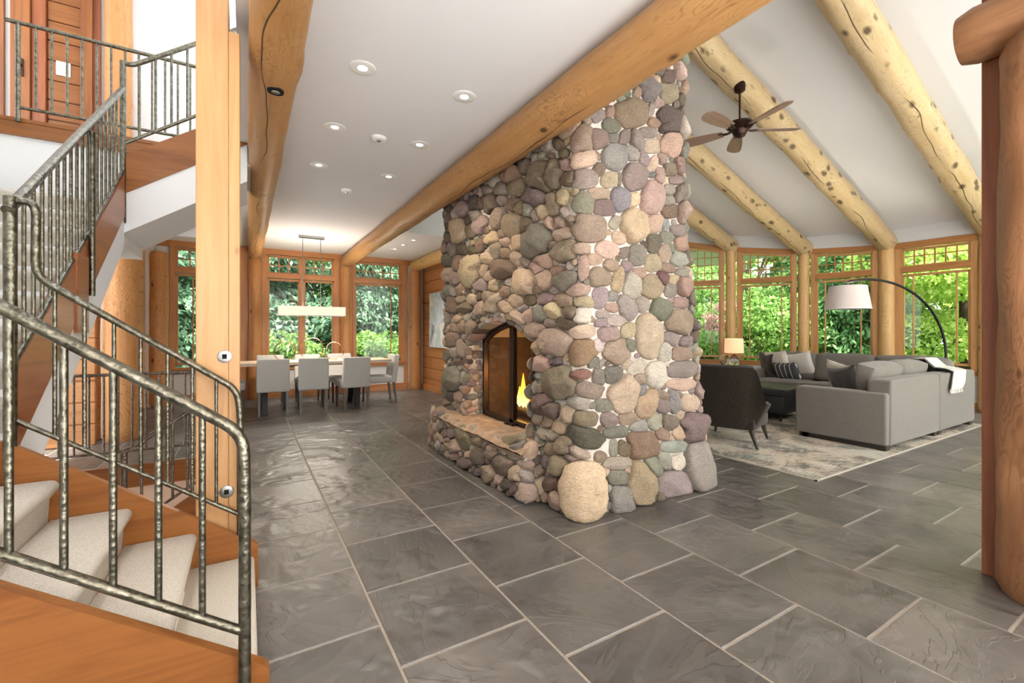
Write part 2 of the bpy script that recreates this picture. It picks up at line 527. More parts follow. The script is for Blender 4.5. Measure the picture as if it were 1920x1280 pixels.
M['leaf_conifer'] = m_leaf('leaf_conifer', (66, 100, 76), (118, 152, 120), (172, 196, 160), 0.3)
M['leaf_cedar'] = m_leaf('leaf_cedar', (64, 104, 62), (116, 158, 100), (166, 198, 132), 0.35)
M['leaf_maple'] = m_leaf('leaf_maple', (140, 172, 78), (190, 214, 112), (232, 242, 166), 0.5)
M['leaf_green'] = m_leaf('leaf_green', (92, 136, 70), (148, 186, 98), (200, 222, 144), 0.45)
M['leaf_pink'] = m_leaf('leaf_pink', (150, 96, 96), (196, 136, 136), (226, 178, 172), 0.4)
M['bark'] = m_plain('bark', (72, 60, 50), 0.95, spec=0.05, grain=0.3, gscale=14)
M['lawn'] = m_plain('lawn', (92, 122, 58), 1.0, spec=0.05, grain=0.3, gscale=6)


# ------------------------------------------------------------------ mesh helpers
class MB:
    def __init__(self):
        self.v, self.f, self.c = [], [], []
        self.cur = (1, 1, 1)

    def add(self, vs, fs):
        o = len(self.v)
        self.v += [tuple(p) for p in vs]
        self.c += [self.cur] * len(vs)
        self.f += [tuple(i + o for i in f) for f in fs]
        return self

    def box(self, x0, x1, y0, y1, z0, z1):
        vs = [(x, y, z) for z in (z0, z1) for y in (y0, y1) for x in (x0, x1)]
        return self.add(vs, [(0, 2, 3, 1), (4, 5, 7, 6), (0, 1, 5, 4), (2, 6, 7, 3), (0, 4, 6, 2), (1, 3, 7, 5)])

    def prism(self, poly, a, b, axis='y'):
        """poly: 2-D points; axis y -> (x,z) extruded in y; x -> (y,z); z -> (x,y)"""
        def P(p, t):
            return {'y': (p[0], t, p[1]), 'x': (t, p[0], p[1]), 'z': (p[0], p[1], t)}[axis]
        n = len(poly)
        vs = [P(p, a) for p in poly] + [P(p, b) for p in poly]
        fs = [tuple(range(n)), tuple(range(2 * n - 1, n - 1, -1))]
        fs += [(i, i + n, (i + 1) % n + n, (i + 1) % n) for i in range(n)]
        return self.add(vs, fs)

    def tube(self, pts, r, seg=10, cap=True):
        pts = [Vector(p) for p in pts]
        n = len(pts)
        rs = r if isinstance(r, (list, tuple)) else [r] * n
        tang = []
        for i in range(n):
            a = pts[max(i - 1, 0)]
            b = pts[min(i + 1, n - 1)]
            tang.append((b - a).normalized())
        ref = Vector((0, 0, 1)) if abs(tang[0].z) < 0.9 else Vector((1, 0, 0))
        u = tang[0].cross(ref).normalized()
        vs = []
        for i in range(n):
            u = (u - tang[i] * u.dot(tang[i])).normalized()
            w = tang[i].cross(u)
            for k in range(seg):
                a = 2 * math.pi * k / seg
                vs.append(pts[i] + (u * math.cos(a) + w * math.sin(a)) * rs[i])
        fs = []
        for i in range(n - 1):
            for k in range(seg):
                k2 = (k + 1) % seg
                fs.append((i * seg + k, i * seg + k2, (i + 1) * seg + k2, (i + 1) * seg + k))
        if cap:
            fs.append(tuple(range(seg - 1, -1, -1)))
            fs.append(tuple(range((n - 1) * seg, n * seg)))
        return self.add(vs, fs)

    def lathe(self, prof, seg=24, c=(0, 0, 0)):
        """prof: (r,z) list"""
        vs, fs = [], []
        for r, z in prof:
            for k in range(seg):
                a = 2 * math.pi * k / seg
                vs.append((c[0] + r * math.cos(a), c[1] + r * math.sin(a), c[2] + z))
        for i in range(len(prof) - 1):
            for k in range(seg):
                k2 = (k + 1) % seg
                fs.append((i * seg + k, i * seg + k2, (i + 1) * seg + k2, (i + 1) * seg + k))
        fs.append(tuple(range(seg - 1, -1, -1)))
        fs.append(tuple(range((len(prof) - 1) * seg, len(prof) * seg)))
        return self.add(vs, fs)

    def rbox(self, x0, x1, y0, y1, z0, z1, bev=0.02, seg=3):
        bm = bmesh.new()
        bmesh.ops.create_cube(bm, size=1)
        for v in bm.verts:
            v.co = Vector(((x0 + x1) / 2 + v.co.x * (x1 - x0), (y0 + y1) / 2 + v.co.y * (y1 - y0), (z0 + z1) / 2 + v.co.z * (z1 - z0)))
        bmesh.ops.bevel(bm, geom=bm.edges[:], offset=bev, segments=seg, profile=0.5, affect='EDGES')
        bm.verts.index_update()
        self.add([v.co[:] for v in bm.verts], [[v.index for v in f.verts] for f in bm.faces])
        bm.free()
        return self

    def grid(self, fn, nu, nv, closed_u=False):
        vs = [fn(i / nu if closed_u else i / (nu - 1), j / (nv - 1)) for j in range(nv) for i in range(nu)]
        fs = []
        for j in range(nv - 1):
            for i in range(nu if closed_u else nu - 1):
                i2 = (i + 1) % nu
                fs.append((j * nu + i, j * nu + i2, (j + 1) * nu + i2, (j + 1) * nu + i))
        return self.add(vs, fs)

    def xf(self, mat):
        self.v = [tuple(mat @ Vector(p)) for p in self.v]
        return self

    def build(self, name, mat, parent=None, smooth=False, loc=None, rot=None, col=False, angle=40):
        me = bpy.data.meshes.new(name)
        me.from_pydata(self.v, [], self.f)
        me.materials.append(M[mat] if isinstance(mat, str) else mat)
        if col:
            a = me.color_attributes.new('Col', 'FLOAT_COLOR', 'POINT')
            a.data.foreach_set('color', np.c_[np.array(self.c, dtype=np.float32), np.ones(len(self.c), np.float32)].ravel())
        bm = bmesh.new()
        bm.from_mesh(me)
        bmesh.ops.recalc_face_normals(bm, faces=bm.faces[:])
        bm.to_mesh(me)
        bm.free()
        if smooth:
            me.shade_smooth()
            if angle < 180:
                me.set_sharp_from_angle(angle=R(angle))
        o = bpy.data.objects.new(name, me)
        COL.objects.link(o)
        if loc is not None:
            o.location = loc
        if rot is not None:
            o.rotation_euler = rot
        if parent is not None:
            o.parent = parent
        return o


def tag(o, label=None, cat=None, group=None, kind=None):
    if label:
        o['label'] = label
    if cat:
        o['category'] = cat
    if group:
        o['group'] = group
    if kind:
        o['kind'] = kind
    return o


def thing(name, label, cat, loc=(0, 0, 0), rz=0, group=None):
    o = bpy.data.objects.new(name, None)
    o.empty_display_size = 0.1
    COL.objects.link(o)
    o.location = loc
    o.rotation_euler = (0, 0, rz)
    return tag(o, label, cat, group)


def structure(name, loc=(0, 0, 0), rz=0):
    o = bpy.data.objects.new(name, None)
    COL.objects.link(o)
    o.location = loc
    o.rotation_euler = (0, 0, rz)
    o['kind'] = 'structure'
    return o


def dup(root, loc, rz=None, label=None, group=None):
    r = root.copy()
    COL.objects.link(r)
    r.location = loc
    if rz is not None:
        r.rotation_euler = (0, 0, rz)
    if label:
        r['label'] = label
    if group:
        r['group'] = group
    for ch in list(root.children):
        c = ch.copy()
        COL.objects.link(c)
        c.parent = r
        for g in list(ch.children):
            d = g.copy()
            COL.objects.link(d)
            d.parent = c
    return r


def fillet(pts, r=0.06, n=5):
    pts = [Vector(p) for p in pts]
    out = [pts[0]]
    for i in range(1, len(pts) - 1):
        a, b, c = pts[i - 1], pts[i], pts[i + 1]
        d1 = min(r, (a - b).length * 0.45)
        d2 = min(r, (c - b).length * 0.45)
        p, q = b + (a - b).normalized() * d1, b + (c - b).normalized() * d2
        for k in range(n + 1):
            s = k / n
            out.append(p * (1 - s) ** 2 + b * 2 * s * (1 - s) + q * s * s)
    out.append(pts[-1])
    return out


def log_obj(name, p0, p1, r0, r1, mat, seed=0, bumps=0.5, rough=0.035, parent=None, flat=None):
    p0, p1 = Vector(p0), Vector(p1)
    L = (p1 - p0).length
    n = max(8, int(L / 0.07))
    seg = 32
    rnd = random.Random(seed)
    kn = [(rnd.uniform(0, L), rnd.uniform(0, 6.28), rnd.uniform(0.03, 0.07)) for _ in range(int(L * 5 * bumps))]
    vs, fs = [], []
    for i in range(n + 1):
        z = L * i / n
        rb = r0 + (r1 - r0) * i / n
        e = min(z, L - z)
        ch = 1.0 if e > 0.05 else 0.86 + 0.14 * math.sqrt(max(e, 0) / 0.05)
        wx = 0.010 * mnoise.noise((z * 0.7, seed, 0))
        for k in range(seg):
            a = 2 * math.pi * k / seg
            rr = rb * ch * (1 + rough * mnoise.noise((math.cos(a) * 1.4, math.sin(a) * 1.4, z * 1.3 + seed * 7.1)) * 2
                            + rough * 0.6 * mnoise.noise((math.cos(a) * 4, math.sin(a) * 4, z * 4 + seed)))
            for (kz, ka, ks) in kn:
                dz = z - kz
                if abs(dz) < ks * 2.5:
                    da = (a - ka + math.pi) % (2 * math.pi) - math.pi
                    rr += ks * 0.28 * math.exp(-(dz * dz + (da * rb) ** 2) / (ks * ks) * 1.2)
            vs.append((rr * math.cos(a) + wx, rr * math.sin(a), z))
    for i in range(n):
        for k in range(seg):
            k2 = (k + 1) % seg
            fs.append((i * seg + k, i * seg + k2, (i + 1) * seg + k2, (i + 1) * seg + k))
    fs.append(tuple(range(seg - 1, -1, -1)))
    fs.append(tuple(range(n * seg, (n + 1) * seg)))
    m = MB().add(vs, fs)
    o = m.build(name, mat, parent, True, angle=50)
    q = (p1 - p0).to_track_quat('Z', 'Y')
    o.matrix_world = Matrix.Translation(p0) @ q.to_matrix().to_4x4()
    return o


def pillow_mb(w, h, t, n=14, pinch=0.10):
    m = MB()
    def side(sg):
        def fn(a, b):
            u, v = a * 2 - 1, b * 2 - 1
            x = w / 2 * u * (1 - pinch * (1 - u * u) * 0 - pinch * (1 - abs(v) ** 2) * abs(u) ** 3)
            z = h / 2 * v * (1 - pinch * (1 - abs(u) ** 2) * abs(v) ** 3)
            y = sg * t / 2 * ((1 - u ** 4) * (1 - v ** 4)) ** 0.55
            y += 0.012 * mnoise.noise((u * 2.3, v * 2.3, sg * 3.1 + w)) * (1 - u ** 4) * (1 - v ** 4)
            return (x, y, z)
        return fn
    m.grid(side(-1), n, n)
    m.grid(side(1), n, n)
    return m

# ------------------------------------------------------------------ floor
CEIL = 3.44
def vault(x):
    return 3.74 + 0.36 * (12.05 - x)

BAY = [(10.15, 8.55), (11.1, 7.22), (11.77, 5.73), (12.08, 4.18), (12.12, 2.62), (11.9, 1.08)]   # log post centres
FLOOR_POLY = [(-0.05, -4), (11.9, -4), (12.0, 1.0)] + [(x + 0.1, y) for x, y in BAY[::-1]] + [(10.1, 8.6), (4.2, 8.6), (4.2, 11.8), (-4, 11.8), (-4, 6.53), (-0.05, 6.53)]


def inside(x, y, poly):
    c = False
    j = len(poly) - 1
    for i in range(len(poly)):
        xi, yi = poly[i]
        xj, yj = poly[j]
        if (yi > y) != (yj > y) and x < (xj - xi) * (y - yi) / (yj - yi) + xi:
            c = not c
        j = i
    return c


def clip(poly, a, b, keep_left=True):
    """clip a convex polygon by the line a->b"""
    out = []
    def sd(p):
        return ((b[0] - a[0]) * (p[1] - a[1]) - (b[1] - a[1]) * (p[0] - a[0])) * (1 if keep_left else -1)
    for i in range(len(poly)):
        p, q = poly[i], poly[(i + 1) % len(poly)]
        sp_, sq = sd(p), sd(q)
        if sp_ >= 0:
            out.append(p)
        if (sp_ > 0 and sq < 0) or (sp_ < 0 and sq > 0):
            k = sp_ / (sp_ - sq)
            out.append((p[0] + (q[0] - p[0]) * k, p[1] + (q[1] - p[1]) * k))
    return out


fl = structure('floor')
m = MB()
rnd = random.Random(4)
PX, PY, G = 0.675, 0.664, 0.006
for i in range(-7, 20):
    x0 = 0.590 + PX * i
    for j in range(-10, 18):
        y0 = 1.643 + PY * j + (0.324 if (i % 2 == 0) else 0.0)
        q = [(x0 + G, y0 + G), (x0 + PX - G, y0 + G), (x0 + PX - G, y0 + PY - G), (x0 + G, y0 + PY - G)]
        cx, cy = x0 + PX / 2, y0 + PY / 2
        # stairwell and left foreground edges
        if cx < 0.35:
            if cy < 6.53 + 0.4:
                if x0 + PX < 0.0 and cy < 6.4 and cy > 1.7:
                    continue
                if cy < 6.53 and cy > 1.95:
                    q = clip(q, (-0.05, 0), (-0.05, 1), False)
                elif cy >= 6.3:
                    if x0 < -0.05:
                        q = clip(q, (0, 6.53), (1, 6.53), True) if x0 + PX <= -0.04 else q
        if cx > 11 or cy > 8:
            if not inside(cx, cy, FLOOR_POLY) and not inside(x0 + 0.05, y0 + 0.05, FLOOR_POLY):
                continue
        elif not (-4.3 < cx and cy < 12):
            continue
        if len(q) < 3:
            continue
        m.cur = (rnd.random(), rnd.random(), rnd.random())
        n = len(q)
        b = 0.004
        ctr = Vector((sum(p[0] for p in q) / n, sum(p[1] for p in q) / n))
        top = [(p[0] + (ctr.x - p[0]) * b / 0.33, p[1] + (ctr.y - p[1]) * b / 0.33, 0.0) for p in q]
        bot = [(p[0], p[1], -0.005) for p in q]
        m.add(top + bot, [tuple(range(n))] + [(k, k + n, (k + 1) % n + n, (k + 1) % n) for k in range(n)])
m.build('slate_tiles', 'slate', fl, col=True)
m = MB()
m.box(-0.05, 12.3, -4, 8.6, -0.25, -0.004)
m.box(-4, 4.2, 6.53, 11.75, -0.25, -0.0041)
m.box(-0.9, -0.05, -4, 2.02, -0.25, -0.0042)
m.build('grout_bed', 'grout', fl)

# ------------------------------------------------------------------ windows
def quadbar(m, xa, xb, za, zb, y0, y1):
    """bar between x xa..xb whose bottom/top may be functions of x"""
    f0 = za if callable(za) else (lambda x: za)
    f1 = zb if callable(zb) else (lambda x: zb)
    m.prism([(xa, f0(xa)), (xb, f0(xb)), (xb, f1(xb)), (xa, f1(xa))], y0, y1, 'y')


def window(idx, p0, p1, sill, lower, bar, ztop, cells, tcols, trow_z, vbars, mx_, mz_, case=0.10, head=0.15, stool=True):
    """cells: list of (x0,x1) glazed openings along the width; ztop(x): top of the head board"""
    d = Vector((p1[0] - p0[0], p1[1] - p0[1]))
    W = d.length
    w = structure('window_%d' % idx, (p0[0], p0[1], 0), math.atan2(d.y, d.x))
    l0, l1 = lower
    tb = bar[1] + 0.03
    zt = lambda x: ztop(x) - head - 0.055
    # casing boards
    m = MB()
    quadbar(m, 0, W, lambda x: ztop(x) - head, ztop, -0.05, 0.02)
    m.build('head_casing', mx_, w)
    m = MB()
    for a, b in ((0, cells[0][0] - 0.045), (cells[-1][1] + 0.045, W)):
        quadbar(m, a, b, sill, lambda x: ztop(x) - head, -0.035, 0.06)
    for (c, d2) in zip(cells[:-1], cells[1:]):
        quadbar(m, c[1] + 0.045, d2[0] - 0.045, sill, lambda x: ztop(x) - head, -0.03, 0.06)
    m.build('side_casing', mz_, w)
    m = MB()
    m.box(0, W, -0.075, 0.08, sill - 0.045, sill)
    m.box(0.02, W - 0.02, -0.045, 0.02, sill - 0.12, sill - 0.045)
    m.build('window_sill', mx_, w)
    m = MB()
    m.box(cells[0][0] - 0.045, cells[-1][1] + 0.045, -0.045, 0.07, bar[0], bar[1])
    m.build('transom_bar', mx_, w)
    for ci, (a, b) in enumerate(cells):
        # lower sash: two nested frames
        m = MB()
        for (g, y0, y1, e) in ((0.045, -0.02, 0.07, 0.022), (0.023, 0.0, 0.06, 0.023)):
            m.box(a - g, a - g + e, y0, y1, l0 - g, l1 + g)
            m.box(b + g - e, b + g, y0, y1, l0 - g, l1 + g)
            m.box(a - g, b + g, y0, y1, l0 - g, l0 - g + e)
            m.box(a - g, b + g, y0, y1, l1 + g - e, l1 + g)
        m.build('sash_frame', mz_, w)
        m = MB()
        for (g, y0, y1, e) in ((0.045, -0.02, 0.07, 0.025), (0.02, 0.0, 0.06, 0.02)):
            quadbar(m, a - g, a - g + e, tb - 0.03, lambda x: zt(x) + 0.055, y0, y1)
            quadbar(m, b + g - e, b + g, tb - 0.03, lambda x: zt(x) + 0.055, y0, y1)
            quadbar(m, a - g, b + g, tb - g, tb - g + e, y0, y1)
            quadbar(m, a - g, b + g, lambda x: zt(x) + g - e, lambda x: zt(x) + g, y0, y1)
        m.build('transom_frame', mz_, w)
        mu = MB()
        for k in range(1, tcols):
            x = a + (b - a) * k / tcols
            quadbar(mu, x - 0.011, x + 0.011, tb, zt, 0.012, 0.045)
        for z in trow_z:
            xs = [x for x in np.linspace(a, b, 60) if zt(x) > z + 0.02]
            if len(xs) > 3:
                quadbar(mu, xs[0], xs[-1], z - 0.01, z + 0.01, 0.014, 0.043)
        mu.build('transom_grille', mx_, w)
        vb = [v for v in vbars if a < v < b]
        if vb:
            mv = MB()
            for v in vb:
                mv.box(v - 0.012, v + 0.012, 0.012, 0.045, l0, l1)
            mv.build('sash_bar', mz_, w)
        m = MB()
        m.box(a, b, 0.026, 0.030, l0, l1)
        m.build('pane', 'glass', w)
        m = MB()
        quadbar(m, a, b, tb, zt, 0.026, 0.030)
        m.build('transom_pane', 'glass', w)
    return w


YW = 11.70
flat = lambda z: (lambda x: z)
window(1, (-1.40, YW), (-0.085, YW), 0.76, (0.86, 2.71), (2.77, 2.88), flat(3.44), [(0.14, 1.175)], 5, [3.07], [0.40], 'trim_x', 'trim_z', head=0.13)
window(2, (0.298, YW), (1.96, YW), 0.76, (0.86, 2.71), (2.77, 2.88), flat(3.44), [(0.144, 0.745), (0.899, 1.496)], 3, [3.07], [], 'trim_x', 'trim_z', head=0.13)
window(3, (2.29, YW), (3.61, YW), 0.76, (0.86, 2.71), (2.77, 2.88), flat(3.44), [(0.088, 1.18)], 5, [3.07], [0.968], 'trim_x', 'trim_z', head=0.13)

wall = structure('wall_north')
m = MB()
m.box(-4.2, 4.2, YW, YW + 0.2, 0, 0.70)
m.box(-4.2, 4.2, YW + 0.001, YW + 0.2, 3.40, 3.7)
for a, b in ((-4.2, -1.40), (-0.085, 0.298), (1.96, 2.29), (3.61, 4.2)):
    m.box(a, b, YW + 0.002, YW + 0.2, 0.6, 3.5)
m.build('wall_plaster', 'plaster', wall)
m = MB()
m.box(-1.75, 4.02, YW - 0.03, YW + 0.01, 3.31, CEIL)
m.build('head_trim', 'trim_x', wall)
m = MB()
for a, b in ((-0.12, 0.02), (0.27, 0.33), (1.93, 2.0), (2.22, 2.31), (3.60, 3.70)):
    m.box(a, b, YW - 0.025, YW + 0.01, 0.0, 3.32)
m.build('post_trim', 'trim_z', wall)
bb = MB().box(-1.5, 3.72, YW - 0.03, YW + 0.01, 0, 0.17).build('baseboard_north', 'trim_x')
tag(bb, kind='structure')

# plank wall on the right of the dining room, wall behind the fireplace, alcove ceiling
def plank_wall(name, p0, p1, z0, z1, rows, mat, th=0.08):
    d = Vector((p1[0] - p0[0], p1[1] - p0[1]))
    w = structure(name, (p0[0], p0[1], 0), math.atan2(d.y, d.x))
    m = MB()
    h = (z1 - z0) / rows
    for k in range(rows):
        m.rbox(0, d.length, 0, th, z0 + k * h + 0.004, z0 + (k + 1) * h - 0.004, 0.014, 2)
    m.box(0.01, d.length - 0.01, 0.03, th, z0, z1)
    m.build('planks', mat, w)
    return w


plank_wall('wall_east', (4.10, 8.4), (4.10, 11.7), 0, 3.42, 12, 'plank_x').rotation_euler = (0, 0, R(90))
bpy.data.objects['wall_east'].location = (4.10, 8.4, 0)
for ch in bpy.data.objects['wall_east'].children:
    ch.scale = (1, -1, 1)
m = MB()
m.box(4.02, 4.10, 11.62, 11.70, 0, 3.3)
o = m.build('trim_1', 'plaster')
tag(o, kind='structure')
bb = MB().box(4.06, 4.10, 8.4, 11.6, 0, 0.12).build('baseboard_east', 'trim_z')
tag(bb, kind='structure')

ce = structure('ceiling')
m = MB()
m.box(-0.06, 2.12, -4, 11.75, CEIL, CEIL + 0.12)
m.box(2.12, 4.15, 8.401, 11.75, CEIL, CEIL + 0.12)
m.box(-4.2, -0.06, 6.32, 11.75, CEIL, CEIL + 0.12)
m.build('ceiling_low', 'ceiling', ce)
m = MB()
m.prism([(2.10, vault(2.10)), (12.45, vault(12.45)), (12.45, vault(12.45) + 0.15), (2.10, vault(2.10) + 0.15)], -4, 9.2, 'y')
m.build('ceiling_vault', 'ceiling', ce)
m = MB()
m.prism([(-3.6, 6.2), (-0.05, 7.2), (-0.05, 7.35), (-3.6, 6.35)], -4.1, 8.6, 'y')
m.build('ceiling_stair', 'ceiling', ce)

wall = structure('wall_vault')
m = MB()
m.box(2.04, 2.12, -4, 8.4, CEIL + 0.1, vault(2.1) + 0.1)
m.prism([(2.1, CEIL + 0.003), (4.15, CEIL + 0.003), (4.15, -0.1), (10.2, -0.1), (10.2, vault(10.2)), (2.1, vault(2.1))], 8.4, 8.55, 'y')
m.build('wall_plaster', 'plaster', wall)

# ------------------------------------------------------------------ bow window wall
for k in range(5):
    a, b = Vector(BAY[k]), Vector(BAY[k + 1])
    d = (b - a).normalized()
    p0, p1 = a + d * 0.15, b - d * 0.15
    W = (p1 - p0).length
    hx = lambda x, p0=p0, d=d: vault(p0.x + d.x * x) - 0.30
    c0, c1 = 0.14, W - 0.14
    cw = c1 - c0
    window(4 + k, p0, p1, 0.78, (0.89, 2.70), (2.78, 2.90), hx, [(c0, c1)], 6, [3.12, 3.33, 3.54, 3.75],
           [c0 + cw * 0.15, c1 - cw * 0.17], 'bay_x', 'bay_z', head=0.13)
    w = structure('wall_bay_%d' % (k + 1), (p0.x, p0.y, 0), math.atan2(d.y, d.x))
    m = MB()
    m.box(-0.15, W + 0.15, 0.0, 0.15, 0, 0.74)
    m.prism([(-0.16, hx(-0.16) - 0.02), (W + 0.16, hx(W + 0.16) - 0.02), (W + 0.16, hx(W + 0.16) + 0.45), (-0.16, hx(-0.16) + 0.45)], -0.01, 0.15, 'y')
    m.build('wall_plaster', 'plaster', w)
    m = MB().box(-0.1, W + 0.1, -0.02, 0.0, 0, 0.14)
    m.build('base_trim', 'bay_x', w)

# ------------------------------------------------------------------ logs: posts and beams
def log_thing(name, p0, p1, r0, r1, mat, seed, label, cat, group=None, **kw):
    o = log_obj(name, p0, p1, r0, r1, mat, seed, **kw)
    return tag(o, label, cat, group, 'thing')


G_P = 'round log posts of the dining window wall'
log_thing('log_post', (-1.56, 11.50, 0), (-1.56, 11.50, 3.15), 0.17, 0.165, 'log_orange', 3, 'round orange log post at the left end of the dining windows, behind the stairs', 'post', G_P)
log_thing('log_post', (0.155, 11.62, 0), (0.155, 11.62, 3.16), 0.14, 0.135, 'log_orange', 4, 'round log post under the far end of the ceiling log next to the stairs', 'post', G_P)
log_thing('log_post', (2.115, 11.62, 0), (2.115, 11.62, 3.16), 0.14, 0.135, 'log_orange', 5, 'round log post between the two dining windows behind the table', 'post', G_P)
log_thing('log_post', (3.865, 11.55, 0), (3.865, 11.55, 3.16), 0.15, 0.145, 'log_orange', 6, 'round log post in the dining corner beside the plank wall', 'post', G_P)
log_thing('log_post', (-1.52, 8.15, 0), (-1.52, 8.15, 3.44), 0.21, 0.20, 'log_orange', 7, 'thick knotty log post under the upper stair flight', 'post', bumps=0.3)
log_thing('log_beam', (0.155, -3.8, 3.285), (0.155, 11.6, 3.285), 0.165, 0.135, 'log_honey', 11, 'ceiling log running from above the stairs to the dining windows, nearest the timber post', 'beam', bumps=0.3)
log_thing('log_beam', (2.115, -3.8, 3.275), (2.115, 11.6, 3.275), 0.185, 0.15, 'log_honey', 12, 'long thick ceiling log passing in front of the stone chimney', 'beam', bumps=0.3)
log_thing('log_beam', (3.865, 8.0, 3.29), (3.865, 11.62, 3.29), 0.16, 0.15, 'log_post', 13, 'short ceiling log above the plank wall in the dining corner', 'beam', bumps=0.3)
G_B = 'log posts of the bow window'
blab = ['log post of the bow window hidden behind the stone chimney', 'leftmost visible log post of the bow window, beside the lit table lamp',
        'log post of the bow window behind the left part of the grey sofa', 'log post of the bow window right of the white arc lamp shade',
        'right log post of the bow window beside the sofa back and the cedar board', 'log post of the bow window behind the red foreground log post']
for k, (x, y) in enumerate(BAY):
    if k == 0 or k == 5:
        o = log_obj('bow_log_post', (x, y, 0), (x, y, vault(x) - 0.3), 0.15, 0.15, 'log_post', 20 + k, 0.2, 0.02)
        tag(o, blab[k], 'post', G_B, 'thing')
        continue
    log_thing('bow_log_post', (x, y, 0), (x, y, vault(x) - 0.32), (0.125 if k < 3 else 0.16), (0.12 if k < 3 else 0.145), 'log_post', 20 + k, blab[k], 'post', G_B, bumps=0.2, rough=0.02)
G_R = 'log rafters of the vaulted ceiling'
rl = [None, 'log rafter of the vaulted ceiling that shows right beside the stone chimney edge', 'log rafter of the vaulted ceiling just below and left of the fan',
      'log rafter of the vaulted ceiling behind the ceiling fan', 'knottiest and highest log rafter, nearest the red cedar board']
for k in range(1, 5):
    x, y = BAY[k]
    if k == 4:
        y -= 0.03
    zx = lambda xx: 3.47 + 0.36 * (12.05 - xx)
    xa, xb = x + 0.12, 2.25
    log_thing('log_rafter', (xa, y, zx(xa)), (xb, y, zx(xb)), 0.19, 0.235, 'log_pale', 30 + k, rl[k], 'rafter', G_R, bumps=3.0, rough=0.05)

# right foreground: log post, stub beams, cedar board, wall end
log_thing('log_post', (3.84, 0.58, 0), (3.84, 0.58, 3.17), 0.225, 0.215, 'log_red', 41, 'massive reddish log post in the right foreground', 'post', bumps=0.25, rough=0.085)
log_thing('log_stub_beam', (3.86, 0.96, 3.33), (3.86, -1.5, 3.33), 0.165, 0.165, 'log_red', 42, 'sawn log end lying across the top of the red foreground post', 'beam', bumps=0.1, rough=0.02)
log_thing('log_stub_beam', (3.88, 0.80, 3.68), (3.88, -1.5, 3.68), 0.165, 0.165, 'log_red', 43, 'upper log lying on the sawn log end at the top right corner', 'beam', bumps=0.1, rough=0.02)
o = MB().rbox(3.93, 4.02, 0.30, 0.885, 0, 4.6, 0.006, 2).build('trim_2', 'cedar')
tag(o, kind='structure')
o = MB().box(-2.25, 12.2, -4.15, -4.0, -0.3, 8.0).build('wall_south', 'plaster')
tag(o, kind='structure')

# ------------------------------------------------------------------ stair walls and second floor
o = MB().box(-2.25, -2.1, -4.0, 6.25, -2.6, 7).build('wall_west', 'plaster')
tag(o, kind='structure')
plank_wall('wall_plank_stair', (-3.2, 7.95), (-1.74, 7.95), 0, 3.44, 12, 'plank_x')
w = plank_wall('wall_plank_side', (-1.75, 8.3), (-1.75, 11.45), 0, 3.44, 12, 'plank_y')
o = MB().box(-1.76, -1.62, 11.40, 11.70, 0, 3.44).build('trim_3', 'plaster')
tag(o, kind='structure')
mr = thing('wall_mirror', 'round mirror seen edge-on on the plank wall under the stairs', 'mirror', (-1.84, 10.0, 2.2))
MB().lathe([(0.44, -0.012), (0.47, -0.012), (0.48, 0), (0.47, 0.012), (0.44, 0.012)], 40).build('mirror_frame', 'bronze', mr, True, rot=(0, R(90), 0))
MB().lathe([(0.01, -0.006), (0.44, -0.006), (0.44, 0.006), (0.01, 0.006)], 40).build('mirror_glass', 'chrome', mr, True, rot=(0, R(90), 0))
mr.location.x = -1.74 + 0.015 + 0.08 - 0.08

Z2 = 3.60
sl = structure('floor_upper')
MB().box(-4.2, -0.06, 6.28, 8.6, 3.46, Z2 - 0.02).build('floor_slab', 'plaster', sl)
MB().box(-2.12, -0.1, 6.25, 6.28, 3.445, Z2 + 0.015).box(-2.12, -0.1, 6.24, 6.30, Z2 - 0.02, Z2 + 0.015).build('edge_fascia', 'fir_x', sl)
MB().box(-4.2, -0.06, 6.28, 8.6, Z2 - 0.02, Z2).build('floor_planks', 'fir_x', sl)
wl = structure('wall_upper')
MB().box(-4.2, -2.41, 7.5, 7.6, Z2, 6.6).box(-1.587, 0.6, 7.5, 7.6, Z2, 7.2).build('wall_plaster', 'plaster', wl)
m = MB()
for k in range(10):
    m.rbox(-2.075, -1.765, 7.48, 7.56, Z2 + 0.24 * k + 0.004, Z2 + 0.24 * (k + 1) - 0.004, 0.012, 2)
m.build('planks', 'fir_x', wl)
MB().box(-1.765, -1.655, 7.42, 7.6, Z2, 6.2).build('corner_board', 'fir_z', wl)
MB().box(-1.655, -1.587, 7.46, 7.6, Z2, 6.2).build('recess_board', 'door_wood', wl)
MB().box(-2.2, -0.1, 6.28, 6.30, 2.6, 3.45).build('wall_below_landing', 'plaster', wl)
dr = structure('door_1')
MB().box(-2.50, -2.42, 7.42, 7.6, Z2, 6.0).box(-2.36, -2.2, 7.40, 7.6, Z2, 6.0).build('door_frame', 'fir_z', dr)
MB().box(-2.42, -2.36, 7.47, 7.6, Z2, 6.0).build('door_edge', 'plaster', dr)
MB().rbox(-2.2, -2.075, 7.44, 7.6, Z2, 6.0, 0.01).build('door_leaf', 'door_wood', dr)
MB().box(-2.30, -2.25, 7.38, 7.40, Z2 + 0.90, Z2 + 1.10).lathe([(0.012, 0), (0.022, 0.02), (0.012, 0.04)], 10, (-2.275, 7.37, Z2 + 1.0)).build('door_latch', 'bronze', dr)
log_thing('log_post', (-1.39, 7.34, Z2), (-1.39, 7.34, 6.8), 0.135, 0.13, 'log_orange', 51, 'log post on the upper landing behind the stair railing', 'post', bumps=0.3)
sw = thing('light_switch', 'white light switch plate on the upstairs plank wall', 'switch', (-1.93, 7.475, Z2 + 1.12))
MB().rbox(-0.065, 0.065, -0.008, 0.004, -0.085, 0.085, 0.004, 2).build('switch_plate', 'white', sw)
